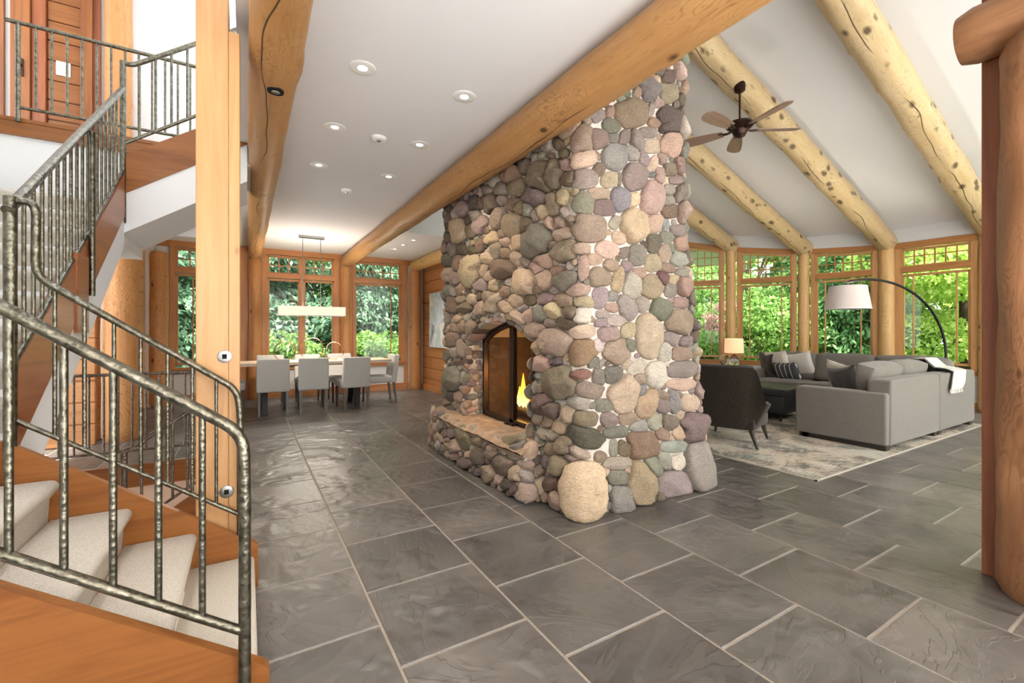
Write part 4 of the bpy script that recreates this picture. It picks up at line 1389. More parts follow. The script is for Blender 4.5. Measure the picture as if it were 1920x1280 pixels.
def masonry(skin, stones, srange, trange, passes, rng, exclude=None, grow=1.14, depth=0.5, dmax=0.13, name='stonework', parent=None, palette='tpmgdnyegwnt', ncand=2500, wrap=None, block=None):
    """stones: list of (s,t, A, B, colour). Fills gaps with smaller stones, then carves touching outlines."""
    C, INV, NEXP, COLR, SZ = [], [], [], [], []
    def put(c, A, B, col):
        Mx = np.array([[A[0], B[0]], [A[1], B[1]]], float)
        if abs(np.linalg.det(Mx)) < 1e-6:
            return
        C.append(np.array(c, float))
        INV.append(np.linalg.inv(Mx))
        NEXP.append(rng.uniform(2.1, 3.6))
        COLR.append(col)
        SZ.append((float(np.hypot(*A)), float(np.hypot(*B))))
    for s, t_, A, B, col in stones:
        put((s, t_), A, B, col)
    P = wrap
    for (rad, lo, hi, cnt) in passes:
        cs = rng.uniform(lo, hi, cnt)
        ct = rng.uniform(trange[0], trange[1], cnt)
        for s, t_ in zip(cs, ct):
            if exclude is not None and exclude(s, t_, rad * 0.7):
                continue
            if t_ - rad * 0.7 < trange[0]:
                continue
            if C:
                D = np.array([s, t_]) - np.array(C)
                if P:
                    D[:, 0] = (D[:, 0] + P / 2) % P - P / 2
                near = np.abs(D).max(1) < 0.9
                if near.any():
                    Dn = D[near]
                    q = np.einsum('nij,nj->ni', np.array(INV)[near], Dn)
                    qn = np.sqrt((q ** 2).sum(1))
                    dist = np.linalg.norm(Dn, axis=1) * (1 - 1 / np.maximum(qn, 1e-6))
                    if dist.min() < rad * 0.86:
                        continue
            a = rad * rng.uniform(1.0, 1.25)
            b = rad * rng.uniform(0.72, 1.0)
            an = rng.uniform(-0.7, 0.7)
            put((s, t_), (a * math.cos(an), a * math.sin(an)), (-b * math.sin(an), b * math.cos(an)), palette[rng.integers(len(palette))])
    n = len(C)
    Ca, Ia = np.array(C), np.array(INV)
    NA, NR = 32, 22
    th = np.arange(NA) * 2 * math.pi / NA
    mb = MB()
    for i in range(n):
        D = Ca - Ca[i]
        if P:
            D[:, 0] = (D[:, 0] + P / 2) % P - P / 2
        ext = max(SZ[i])
        near = [j for j in range(n) if j != i and np.linalg.norm(D[j]) < ext * 1.3 + max(SZ[j]) * 1.3 + 0.02]
        fwd = np.linalg.inv(Ia[i])
        rr = np.linspace(0.25, grow, NR)
        ca, sa = np.cos(th), np.sin(th)
        ne = NEXP[i]
        un = 1.0 / (np.abs(ca) ** ne + np.abs(sa) ** ne) ** (1 / ne)
        wob = np.array([1 + 0.17 * mnoise.noise((math.cos(a) * 1.2 + i * 3.7, math.sin(a) * 1.2, i * 1.3)) for a in th])
        un = un * wob
        loc = np.stack([ca * un, sa * un], -1)                                  # NA,2
        pts = np.einsum('ij,arj->ari', fwd, loc[:, None, :] * rr[None, :, None])   # NA,NR,2
        okm = np.ones((NA, NR), bool)
        qi = np.broadcast_to(rr, (NA, NR))
        for j in near:
            dj = pts - D[j]
            qj = np.einsum('ij,arj->ari', Ia[j], dj)
            qj = np.sqrt((qj ** 2).sum(-1))
            okm &= qi < qj * 0.985
        if block is not None and not block(np.array([Ca[i, 0]]), np.array([Ca[i, 1]]))[0]:
            okm &= ~block(pts[..., 0] + Ca[i, 0], pts[..., 1] + Ca[i, 1])
        okm[:, 0] = True
        lim = np.where(okm.all(1), NR, np.argmin(okm, 1)) - 1
        rad = rr[np.maximum(lim, 0)]
        for _ in range(2):
            rad = 0.5 * rad + 0.25 * (np.roll(rad, 1) + np.roll(rad, -1))
        rad = np.minimum(rad, rr[np.maximum(lim, 0)] + 0.05)
        size = min(SZ[i])
        dep = min(dmax, size * depth * 1.25 + 0.012) * rng.uniform(0.85, 1.15)
        if size > 0.17:
            dep *= 0.85
        base = np.array(PALETTE[COLR[i]], float)
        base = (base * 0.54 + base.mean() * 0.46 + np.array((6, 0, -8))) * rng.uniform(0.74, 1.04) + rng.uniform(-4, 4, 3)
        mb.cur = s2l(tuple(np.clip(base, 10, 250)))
        fl_ = rng.uniform(0, 1)
        prof = [(1.0, -0.35), (0.985, 0.16 + 0.1 * fl_), (0.94, 0.42 + 0.14 * fl_), (0.85, 0.66 + 0.12 * fl_), (0.70, 0.84 + 0.07 * fl_), (0.50, 0.95), (0.25, 0.99)]
        cuts = [(rng.uniform(0, 6.28), rng.uniform(0.55, 0.95), rng.uniform(0.3, 0.9)) for _ in range(3)]
        front = 1.0 if skin.sx is False else float(np.interp(Ca[i, 0], [-0.25, 0.1, 1.25, 1.42, 1.9, 2.3], [1.1, 0.75, 0.75, 1.3, 1.3, 1.0]))
        dep *= front
        vs = []
        tilt = rng.uniform(-0.18, 0.18, 2)
        for (pr_, ph) in prof:
            pp = np.einsum('ij,aj->ai', fwd, loc * (rad * pr_)[:, None])
            s_ = Ca[i, 0] + pp[:, 0]
            t_ = np.maximum(Ca[i, 1] + pp[:, 1], trange[0] + 0.002)
            hh = np.array([dep * ph * (1 + (0.24 * mnoise.noise((a * 13 + i, b * 13, i * 2.1)) + 0.12 * mnoise.noise((a * 36 + i, b * 36, i * 3.1)) if ph > 0.2 else 0)) for a, b in zip(s_, t_)])
            hh = hh + (dep * (tilt[0] * loc[:, 0] + tilt[1] * loc[:, 1]) * pr_ if ph > 0.5 else 0)
            if ph > 0.2:
                lx, ly = loc[:, 0] * pr_, loc[:, 1] * pr_
                for (ca_, k0, k1) in cuts:
                    hh = np.minimum(hh, dep * (k0 + k1 * (0.55 - (lx * math.cos(ca_) + ly * math.sin(ca_)))))
            vs.append(skin.at(s_, t_, hh))
        top = skin.at(Ca[i, 0], max(Ca[i, 1], trange[0] + 0.002), dep)
        V = np.concatenate(vs + [top[None, :]], 0)
        fs = []
        for k in range(len(prof) - 1):
            for a in range(NA):
                a2 = (a + 1) % NA
                fs.append((k * NA + a, k * NA + a2, (k + 1) * NA + a2, (k + 1) * NA + a))
        L_ = (len(prof) - 1) * NA
        fs += [(L_ + a, L_ + (a + 1) % NA, len(prof) * NA) for a in range(NA)]
        mb.add(V.tolist(), fs)
    return mb.build(name, 'stone', parent, True, col=True, angle=180), n


def traced(crops, fn):
    out = []
    for k in crops:
        ox, oy, sc = CROPS[k]
        for e in TRACE[k].split():
            x, y, w_, h_, rt, cl = e.split(',')
            x, y, w_, h_, rt = [float(q) for q in (x, y, w_, h_, rt)]
            u, v = ox + x / sc, oy + y / sc
            w_, h_ = w_ / sc / 2, h_ / sc / 2
            cr_, sr_ = math.cos(R(rt)), math.sin(R(rt))
            c = np.array(fn(u, v))
            A = (np.array(fn(u + w_ * cr_, v + w_ * sr_)) - np.array(fn(u - w_ * cr_, v - w_ * sr_))) / 2
            B = (np.array(fn(u - h_ * sr_, v + h_ * cr_)) - np.array(fn(u + h_ * sr_, v - h_ * cr_))) / 2
            out.append((c[0], c[1], A * 0.94, B * 0.94, cl))
    return out


OY0, OY1, OZ0, OSP, OAP = 3.44, 4.89, 0.49, 1.42, 1.65      # opening: y range, sill, spring, apex
def arch(y):
    return OSP + (OAP - OSP) * (1 - ((y - 4.165) / 0.725) ** 2)


def in_opening(s, t_, pad):
    y = FY0 - s
    if OY0 - pad < y < OY1 + pad and t_ < arch(min(max(y, OY0), OY1)) + pad:
        return True
    # masked by the hearth block
    return s < -0.45 and t_ < 0.5


def block_open(S_, T_):
    y = FY0 - S_
    za = OSP + (OAP - OSP) * (1 - ((np.clip(y, OY0, OY1) - 4.165) / 0.725) ** 2)
    return (y > OY0) & (y < OY1) & (T_ < za) & (T_ > 0.42)


rng = np.random.default_rng(7)
skin = Skin([(FX0, FY1), (FX0, FY0), (FX0 + 1.5, FY0), (FX0 + 1.5, FY1)], True, -2.85, 0.085, True, 0.05)
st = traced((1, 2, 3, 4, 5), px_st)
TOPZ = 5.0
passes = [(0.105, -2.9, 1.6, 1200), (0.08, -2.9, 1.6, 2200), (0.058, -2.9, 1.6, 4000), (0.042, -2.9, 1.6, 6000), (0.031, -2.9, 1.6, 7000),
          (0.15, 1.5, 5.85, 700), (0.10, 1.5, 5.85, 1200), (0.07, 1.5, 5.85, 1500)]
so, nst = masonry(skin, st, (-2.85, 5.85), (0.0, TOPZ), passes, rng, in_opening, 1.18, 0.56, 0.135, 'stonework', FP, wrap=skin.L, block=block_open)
print('stones', nst)

# mortar core with the arched opening
m = MB()
zs = [0, 0.4, 0.9, 1.6, 2.3, 3.5, 7.1]
vs, fs = [], []
for z in zs:
    q_ = xr(z)
    vs += [(3.2, FY0 - 0.004, z), (q_ - 0.10, FY0 - 0.004, z), (q_ - 0.012, FY0 + 0.09, z), (q_ - 0.012, FY1 - 0.09, z), (q_ - 0.10, FY1, z), (3.2, FY1, z)]
for k in range(len(zs) - 1):
    for a in range(6):
        fs.append((k * 6 + a, k * 6 + (a + 1) % 6, (k + 1) * 6 + (a + 1) % 6, (k + 1) * 6 + a))
fs += [(5, 4, 3, 2, 1, 0), tuple(range((len(zs) - 1) * 6, len(zs) * 6))]
m.add(vs, fs)
m.prism([(FX0, OY0), (FX0, FY0 + 0.09), (FX0 + 0.09, FY0 - 0.004), (3.2, FY0 - 0.004), (3.2, OY0)], 0, 7.1, 'z')
m.prism([(FX0, OY1), (3.2, OY1), (3.2, FY1), (FX0 + 0.09, FY1), (FX0, FY1 - 0.09)], 0, 7.1, 'z')
m.box(FX0, 3.2, OY0, OY1, 0, OZ0 - 0.01)
ys = np.linspace(OY0, OY1, 17)
m.prism([(OY0, 7.1)] + [(y, arch(y)) for y in ys] + [(OY1, 7.1)], FX0, 3.2, 'x')
m.build('mortar_core', 'mortar', FP)

# flat stones on the reveal left of the glass doors and under the arch
class Flat:
    sx = False
    def __init__(self, o, u, v, n):
        self.o, self.u, self.v, self.n = [np.array(q, float) for q in (o, u, v, n)]
    def at(self, s, t, h):
        s, t, h = [np.asarray(q, float)[..., None] for q in (s, t, h)]
        return self.o + s * self.u + t * self.v + h * self.n
rev = []
for (y_, z_, w_, h_, cl) in ((0.10, 0.57, 0.17, 0.07, 'p'), (0.26, 0.58, 0.08, 0.06, 'g'), (0.10, 0.72, 0.16, 0.075, 'b'), (0.25, 0.74, 0.08, 0.08, 'e'), (0.10, 0.88, 0.16, 0.08, 'm'),
                             (0.26, 0.90, 0.06, 0.08, 't'), (0.13, 1.03, 0.18, 0.065, 'g'), (0.07, 1.15, 0.10, 0.06, 'k'), (0.22, 1.14, 0.09, 0.05, 'm'), (0.17, 1.26, 0.11, 0.05, 'r'),
                             (0.07, 1.38, 0.12, 0.075, 'e'), (0.26, 1.36, 0.06, 0.09, 'm')):
    rev.append((y_ * 0.72, z_, np.array((w_ * 0.36, 0)), np.array((0, h_ / 2)), cl))
masonry(Flat((FX0 - 0.03, OY1, 0), (1, 0, 0), (0, 0, 1), (0, -1, 0)), rev, (0, 0.22), (0.5, 1.44), [(0.05, 0.0, 0.22, 300), (0.03, 0.0, 0.22, 600)], rng,
        grow=1.15, depth=0.3, dmax=0.035, name='reveal_stones', parent=FP)
masonry(Flat((FX0 - 0.03, OY0, 0), (1, 0, 0), (0, 0, 1), (0, 1, 0)), [], (0, 0.22), (0.5, 1.44), [(0.07, 0.0, 0.22, 300), (0.045, 0.0, 0.22, 600)], rng,
        grow=1.15, depth=0.3, dmax=0.035, name='reveal_stones', parent=FP)
class ArchSkin:
    sx = False
    def at(self, s, t, h):
        s, t, h = [np.asarray(q, float) for q in (s, t, h)]
        z = OSP + (OAP - OSP) * (1 - ((s - 4.165) / 0.725) ** 2) - h
        return np.stack([FX0 - 0.03 + t, s + 0 * z, z], -1)
ar = [(4.82 - 0.16 * k, 0.11, np.array((0.085, 0)), np.array((0, 0.14)), 'mkgwpmkdg'[k]) for k in range(9)]
masonry(ArchSkin(), ar, (3.44, 4.89), (0.0, 0.24), [], rng, grow=1.1, depth=0.3, dmax=0.05, name='arch_stones', parent=FP)

# hearth bench
HX = 2.10
hskin = Skin([(2.4, 5.72), (2.16, 5.72), (HX, 5.5), (HX, 3.30), (2.4, 3.30)], False, 0.0, 0.06, False, 0.03)
HS = 0.24 + math.hypot(0.06, 0.22)
def px_h(u, v):
    r = ray(u, v)
    d = (HX - 0.05) / r[0]
    y, z = r[1] * d, 1.5 + r[2] * d
    if y < 3.27:
        d = 3.25 / r[1]
        return (HS + 2.2 + (r[0] * d - HX), 1.5 + r[2] * d)
    return (HS + (5.5 - y), z)
hst = traced((6,), px_h)
masonry(hskin, hst, (0, 3), (0.0, 0.46), [(0.08, 0, 3, 900), (0.055, 0, 3, 1500), (0.04, 0, 3, 2500), (0.03, 0, 3, 3000)], rng, None, 1.16, 0.5, 0.09, 'hearth_stones', FP)
m = MB()
m.prism([(2.4, 5.72), (2.16, 5.72), (HX, 5.5), (HX, 3.30), (2.4, 3.30)], 0.0, 0.44, 'z')
m.build('hearth_core', 'mortar', FP)
def slab(a, b):
    y = 3.26 + 2.42 * a
    x0 = HX - 0.06 + 0.03 * mnoise.noise((y * 3, 1.7, 0)) + (0.10 * max(0, a - 0.9) / 0.1)
    e = min(1.0, b / 0.12)
    x = x0 + (2.64 - x0) * b
    return (x, y, 0.445 + 0.055 * math.sqrt(e) + 0.012 * mnoise.noise((x * 5, y * 5, 2)) + 0.008 * mnoise.noise((x * 14, y * 14, 5)))
m = MB().grid(slab, 60, 16)
m.grid(lambda a, b: (slab(a, 0)[0] + 0.02 * b, slab(a, 0)[1], 0.43 - 0.03 * b), 60, 3)
m.build('hearth_slab', 'hearth_slab', FP, True, angle=180)

# firebox, logs, flame
m = MB()
m.box(3.17, 3.19, OY0 + 0.02, OY1 - 0.02, OZ0, 1.72).box(2.56, 3.18, OY1 - 0.04, OY1 - 0.01, OZ0, 1.6).box(2.56, 3.18, OY0 + 0.01, OY0 + 0.04, OZ0, 1.6)
m.box(2.56, 3.18, OY0, OY1, OZ0 - 0.005, OZ0 + 0.015).box(2.56, 3.18, OY0, OY1, 1.60, 1.63)
m.build('firebox', 'soot', FP)
for k, (y0, y1, x, z, r_) in enumerate(((3.65, 4.65, 2.88, 0.56, 0.055), (3.75, 4.6, 2.76, 0.55, 0.045), (3.8, 4.7, 2.82, 0.65, 0.045))):
    o = log_obj('firelog', (x, y0, z), (x + 0.06 * (k - 1), y1, z + 0.04), r_, r_ * 0.8, 'soot' if k < 2 else 'ember', 60 + k, parent=FP)
m = MB()
for (y, h, w_) in ((4.38, 0.40, 0.055), (4.46, 0.24, 0.045), (4.30, 0.20, 0.04)):
    m.lathe([(0.004, 0), (w_, 0.03 + h * 0.12), (w_ * 0.85, h * 0.35), (w_ * 0.45, h * 0.65), (0.003, h)], 10, (2.76, y, 0.63))
m.build('flame', 'flame', FP, True)
lamp('fire_glow', 'POINT', (2.72, 4.36, 1.0), 7, (1, 0.55, 0.2), shadow_soft_size=0.08)

# arched glass doors
DXF = 2.50
dr = MB()
def archz(y, k):
    return OSP - 0.02 + (OAP - OSP) * (1 - ((y - 4.165) / 0.725) ** 2) - k
def arch_poly(y0, y1, k0, n=10):
    return [(y, archz(y, k0)) for y in np.linspace(y0, y1, n)]
def ring(mb, y0, y1, z0, k, wd, x0, x1):
    """frame following the arch between y0<y1"""
    mb.box(x0, x1, y0, y0 + wd, z0, archz(y0 + wd, k))
    mb.box(x0, x1, y1 - wd, y1, z0, archz(y1 - wd, k))
    mb.box(x0, x1, y0, y1, z0, z0 + wd)
    up = arch_poly(y0, y1, k)
    lo = arch_poly(y0, y1, k + wd)
    mb.prism(up + lo[::-1], x0, x1, 'x')
fm = MB()
ring(fm, OY0 + 0.01, OY1 - 0.01, OZ0, 0.0, 0.03, DXF - 0.01, DXF + 0.05)
fm.build('door_surround', 'iron', FP)
for (a, b) in ((OY0 + 0.045, 4.16), (4.17, OY1 - 0.045)):
    fm = MB()
    ring(fm, a, b, OZ0 + 0.035, 0.035, 0.035, DXF - 0.03, DXF + 0.02)
    d_ = fm.build('fire_door', 'iron', FP)
    g_ = MB().prism([(a + 0.03, OZ0 + 0.06)] + arch_poly(a + 0.03, b - 0.03, 0.066) + [(b - 0.03, OZ0 + 0.06)], DXF - 0.008, DXF - 0.002, 'x').build('glass_pane', 'fire_glass', d_)
    hy = b - 0.05 if b < 4.165 else a + 0.05
    MB().rbox(DXF - 0.06, DXF - 0.03, hy - 0.05, hy + 0.05, OZ0 + 0.02, OZ0 + 0.04, 0.006, 2).box(DXF - 0.07, DXF - 0.05, hy - 0.03, hy + 0.03, OZ0 + 0.0, OZ0 + 0.035).build('door_handle', 'iron', d_)

# ------------------------------------------------------------------ dining group
TZ = 0.945
dt = thing('dining_table', 'long pale wooden dining table on black trestle legs by the windows', 'table', (1.08, 9.76, 0))
m = MB()
def edge(a, b):
    x = -1.52 + 3.04 * a
    y = (-0.47 + 0.94 * b) * (1 + 0.02 * mnoise.noise((x * 2, 4.0 if b > 0.5 else 1.0, 0)))
    return (x, y)
m.grid(lambda a, b: edge(a, b) + (TZ,), 30, 6)
m.grid(lambda a, b: (edge(a, b)[0], edge(a, b)[1] * 0.975, TZ - 0.055), 30, 6)
for bb_ in (0, 1):
    m.grid(lambda a, b, bb_=bb_: (edge(a, bb_)[0], edge(a, bb_)[1] * (1 - 0.025 * b), TZ - 0.055 * b), 30, 3)
for aa in (0, 1):
    m.grid(lambda a, b, aa=aa: (edge(aa, a)[0], edge(aa, a)[1] * (1 - 0.025 * b), TZ - 0.055 * b), 6, 3)
m.build('tabletop', 'table_wood', dt)
for sx in (-0.80, 0.84):
    for sy in (-1, 1):
        l = MB()
        l.prism([(sy * 0.36 - 0.05, 0), (sy * 0.36 + 0.05, 0), (sy * 0.14 + 0.05, TZ - 0.075), (sy * 0.14 - 0.05, TZ - 0.075)], sx - 0.05, sx + 0.05, 'x')
        l.build('leg', 'black', dt)
MB().box(-0.9, 0.94, -0.05, 0.05, TZ - 0.10, TZ - 0.055).box(-0.86, -0.74, -0.3, 0.3, TZ - 0.085, TZ - 0.055).box(0.78, 0.90, -0.3, 0.3, TZ - 0.085, TZ - 0.055).build('apron', 'black', dt)


def make_chair(label):
    """origin at floor under seat centre, sitter faces +y"""
    t = thing('dining_chair', label, 'chair', (0, 0, 0), 0, 'grey upholstered dining chairs')
    w = 0.265
    def back(a, b):
        pass
    m = MB().rbox(-w, w, -0.06, 0.06, 0, 0.60, 0.028, 4)
    for i, (x, y, z) in enumerate(m.v):
        m.v[i] = (x * (1 - 0.04 * z), y - 0.07 * (z / 0.6) ** 1.6, z + (0.012 * (1 - (x / w) ** 2) if z > 0.5 else 0))
    m.xf(Matrix.Translation((0, -0.27, 0.425)))
    m.build('backrest', 'chair_fab', t, True, angle=60)
    m = MB().rbox(-w, w, -0.24, 0.31, 0.425, 0.575, 0.04, 4)
    for i, (x, y, z) in enumerate(m.v):
        if z > 0.5:
            m.v[i] = (x, y, z + 0.025 * (1 - (x / w) ** 2) * (1 - ((y - 0.03) / 0.28) ** 2))
    m.build('seat', 'chair_fab', t, True, angle=60)
    for sx in (-1, 1):
        for (y, dy) in ((-0.27, -0.06), (0.26, 0.015)):
            l = MB()
            a, b = 0.024, 0.017
            x0, x1 = sx * 0.225, sx * 0.222
            vs = [(x1 - b, y + dy - b, 0), (x1 + b, y + dy - b, 0), (x1 + b, y + dy + b, 0), (x1 - b, y + dy + b, 0),
                  (x0 - a, y - a, 0.44), (x0 + a, y - a, 0.44), (x0 + a, y + a, 0.44), (x0 - a, y + a, 0.44)]
            l.add(vs, [(3, 2, 1, 0), (4, 5, 6, 7)] + [(k, (k + 1) % 4, (k + 1) % 4 + 4, k + 4) for k in range(4)])
            l.build('leg', 'grey_wood' if y < 0 else 'black_wood', t)
    return t


ch = make_chair('grey upholstered dining chair seen from behind, nearest the timber post')
ch.location = (0.405, 9.40, 0)
dup(ch, (1.085, 9.40, 0), R(-2), 'grey upholstered dining chair seen from behind, middle one of the near side of the table')
dup(ch, (1.815, 9.36, 0), R(5), 'grey upholstered dining chair seen from behind, nearest the stone fireplace')
dup(ch, (2.46, 9.83, 0), R(90), 'grey upholstered dining chair at the right end of the table, seen in profile')
dup(ch, (-0.33, 9.90, 0), R(-90), 'grey dining chair at the left table end, half hidden by the timber post')
for x, w_ in ((0.42, 'left'), (1.14, 'middle'), (1.80, 'right')):
    dup(ch, (x, 10.42, 0), R(180), {'left': 'grey dining chair on the window side of the table, behind the leftmost ring ornament',
                                    'middle': 'grey dining chair on the window side of the table, behind the middle ring ornament',
                                    'right': 'grey dining chair on the window side of the table, behind the rightmost ring ornament'}[w_])


def ring_thing(name, label, loc, r, tr, rz, mat, group=None, base=False):
    t = thing(name, label, 'ornament', loc, rz, group)
    pts = []
    m = MB()
    n = 40
    vs, fs = [], []
    for i in range(n):
        a = 2 * math.pi * i / n
        wv = 1 + 0.04 * math.sin(3 * a + r * 50)
        for k in range(8):
            b = 2 * math.pi * k / 8
            rr = r * wv + tr * math.cos(b) * 0.6
            vs.append((rr * math.cos(a), tr * 1.4 * math.sin(b), r + tr * 0.6 + rr * math.sin(a)))
    for i in range(n):
        for k in range(8):
            fs.append((i * 8 + k, i * 8 + (k + 1) % 8, ((i + 1) % n) * 8 + (k + 1) % 8, ((i + 1) % n) * 8 + k))
    m.add(vs, fs)
    m.build('ring', mat, t, True)
    MB().rbox(-0.05, 0.05, -0.03, 0.03, 0, 0.014, 0.004, 2).build('foot', mat, t)
    return t


G_O = 'metal rings standing on the dining table'
ring_thing('ring_ornament', 'leftmost of the three metal ring ornaments on the dining table', (0.63, 9.72, TZ), 0.19, 0.016, 0.25, 'gold', G_O)
ring_thing('ring_ornament', 'tallest ring ornament in the middle of the dining table', (1.12, 9.80, TZ), 0.22, 0.016, -0.1, 'gold', G_O)
ring_thing('ring_ornament', 'rightmost of the three metal ring ornaments on the dining table', (1.54, 9.72, TZ), 0.175, 0.016, -0.2, 'gold', G_O)

pe = thing('pendant_lamp', 'long rectangular pendant lamp with a glowing fabric shade above the dining table', 'lamp', (1.12, 9.75, 0))
m = MB()
S = [(-0.60, -0.13), (0.62, -0.13), (0.62, 0.13), (-0.60, 0.13)]
for (a, b) in zip(S, S[1:] + S[:1]):
    m.add([(a[0], a[1], 1.845), (b[0], b[1], 1.845), (b[0], b[1], 2.025), (a[0], a[1], 2.025)], [(0, 1, 2, 3)])
    m.add([(a[0] * 0.99, a[1] * 0.95, 1.845), (b[0] * 0.99, b[1] * 0.95, 1.845), (b[0] * 0.99, b[1] * 0.95, 2.025), (a[0] * 0.99, a[1] * 0.95, 2.025)], [(0, 1, 2, 3)])
m.add([(-0.59, -0.12, 1.855), (0.61, -0.12, 1.855), (0.61, 0.12, 1.855), (-0.59, 0.12, 1.855)], [(0, 1, 2, 3)])
m.build('lamp_shade', 'shade_pendant', pe)
MB().box(-0.61, 0.63, -0.135, -0.125, 1.838, 1.848).box(-0.61, 0.63, 0.125, 0.135, 1.838, 1.848).tube([(-0.2, -0.12, 1.835), (0.2, 0.0, 1.835), (0.4, 0.12, 1.835)], 0.004).tube([(-0.45, 0.12, 1.835), (-0.1, 0.0, 1.835), (0.1, -0.12, 1.835)], 0.004).build('shade_frame', 'steel', pe)
for x in (-0.17, 0.16):
    MB().tube([(x, 0, 1.98), (x, 0, 3.40)], 0.007, 8).build('rod', 'steel', pe, True)
MB().rbox(-0.24, 0.23, -0.06, 0.06, 3.395, CEIL + 0.002, 0.006, 2).build('ceiling_plate', 'steel', pe)

t = NT('canvas_abstract')
n = t.noise(t.coord(rnd=False), 1.6, 3, 0.5, 0.8)
M['canvas'] = t.set(t.ramp(n, [(0.3, s2l((70, 74, 92))), (0.42, s2l((206, 214, 224))), (0.55, s2l((170, 190, 196))), (0.62, s2l((226, 222, 214))), (0.72, s2l((176, 150, 128)))]), 0.8)
lamp('pendant_bulbs', 'AREA', (1.13, 9.75, 2.0), 22, (1, 0.9, 0.78), (R(180), 0, 0), shape='RECTANGLE', size=1.1, size_y=0.18)
lamp('pendant_bulbs_down', 'AREA', (1.13, 9.75, 1.83), 32, (1, 0.9, 0.78), (0, 0, 0), shape='RECTANGLE', size=1.1, size_y=0.18)
pt = thing('painting', 'unframed abstract painting in pale blues on the plank wall', 'painting', (4.08, 10.2, 1.82))
MB().rbox(-0.02, 0.015, -0.82, 0.82, -0.69, 0.69, 0.004, 2).build('canvas', 'canvas', pt)

# ------------------------------------------------------------------ ceiling fixtures
G_D = 'recessed downlights'
def downlight(x, y, label, power=14, z=CEIL):
    t = thing('recessed_downlight', label, 'downlight', (x, y, z), 0, G_D)
    MB().lathe([(0.034, 0.004), (0.037, -0.004), (0.088, -0.007), (0.096, -0.003), (0.097, 0.004)], 28).build('trim_ring', 'white', t, True)
    MB().lathe([(0.004, -0.001), (0.033, -0.001), (0.033, 0.003)], 20).build('reflector', 'bulb', t, True)
    l = lamp('downlight_beam', 'SPOT', (x, y, z - 0.02), power, (1, 0.90, 0.76), spot_size=R(100), spot_blend=0.7, shadow_soft_size=0.05)
    return t


for (x, y, l) in ((0.727, 3.36, 'recessed downlight nearest the camera in the row beside the left ceiling log'), (1.533, 3.34, 'recessed downlight nearest the camera in the row beside the thick ceiling log'),
                  (0.711, 4.46, 'second recessed downlight of the row beside the left ceiling log'), (1.528, 4.43, 'second recessed downlight of the row beside the thick ceiling log'),
                  (0.712, 5.56, 'third recessed downlight of the row beside the left ceiling log'), (1.51, 5.53, 'third recessed downlight of the row beside the thick ceiling log'),
                  (2.99, 9.06, 'recessed downlight in the low ceiling behind the chimney, nearest the white upper wall'), (2.96, 9.67, 'middle recessed downlight in the low ceiling behind the chimney'),
                  (2.94, 10.26, 'recessed downlight in the low ceiling behind the chimney, nearest the dining window')):
    downlight(x, y, l, 22 if y < 7 else 45)
for (x, y, l) in ((1.124, 4.48, 'small white smoke detector between the two rows of downlights'), (1.16, 6.34, 'white round detector on the ceiling beyond the downlights')):
    t = thing('smoke_detector', l, 'detector', (x, y, CEIL))
    MB().lathe([(0.075, 0.002), (0.075, -0.015), (0.062, -0.03), (0.03, -0.034), (0.004, -0.035)], 28).build('housing', 'white', t, True)
    MB().lathe([(0.02, -0.03), (0.022, -0.038), (0.004, -0.04)], 16).build('sensor', 'chrome', t, True)
sp_ = thing('ceiling_speaker', 'round flush speaker grille in the low ceiling behind the chimney', 'speaker', (2.55, 9.5, CEIL))
MB().lathe([(0.10, 0.002), (0.10, -0.005), (0.004, -0.006)], 28).build('grille', 'white', sp_, True)
pk = thing('beam_puck_light', 'small spotlight let into the underside of the left ceiling log', 'light', (0.165, 3.40, 3.125))
MB().lathe([(0.004, 0.0), (0.028, -0.002), (0.032, 0.012)], 18).build('lamp_lens', 'chrome', pk, True)
MB().lathe([(0.032, 0.012), (0.036, -0.004), (0.05, 0.0), (0.052, 0.012)], 18).build('bezel', 'gap', pk, True)
s1 = lamp('chimney_accent', 'SPOT', (1.25, 4.5, CEIL - 0.05), 55, (1, 0.82, 0.58), spot_size=R(75), spot_blend=0.9, shadow_soft_size=0.06)
aim(s1, (2.3, 4.2, 1.9))

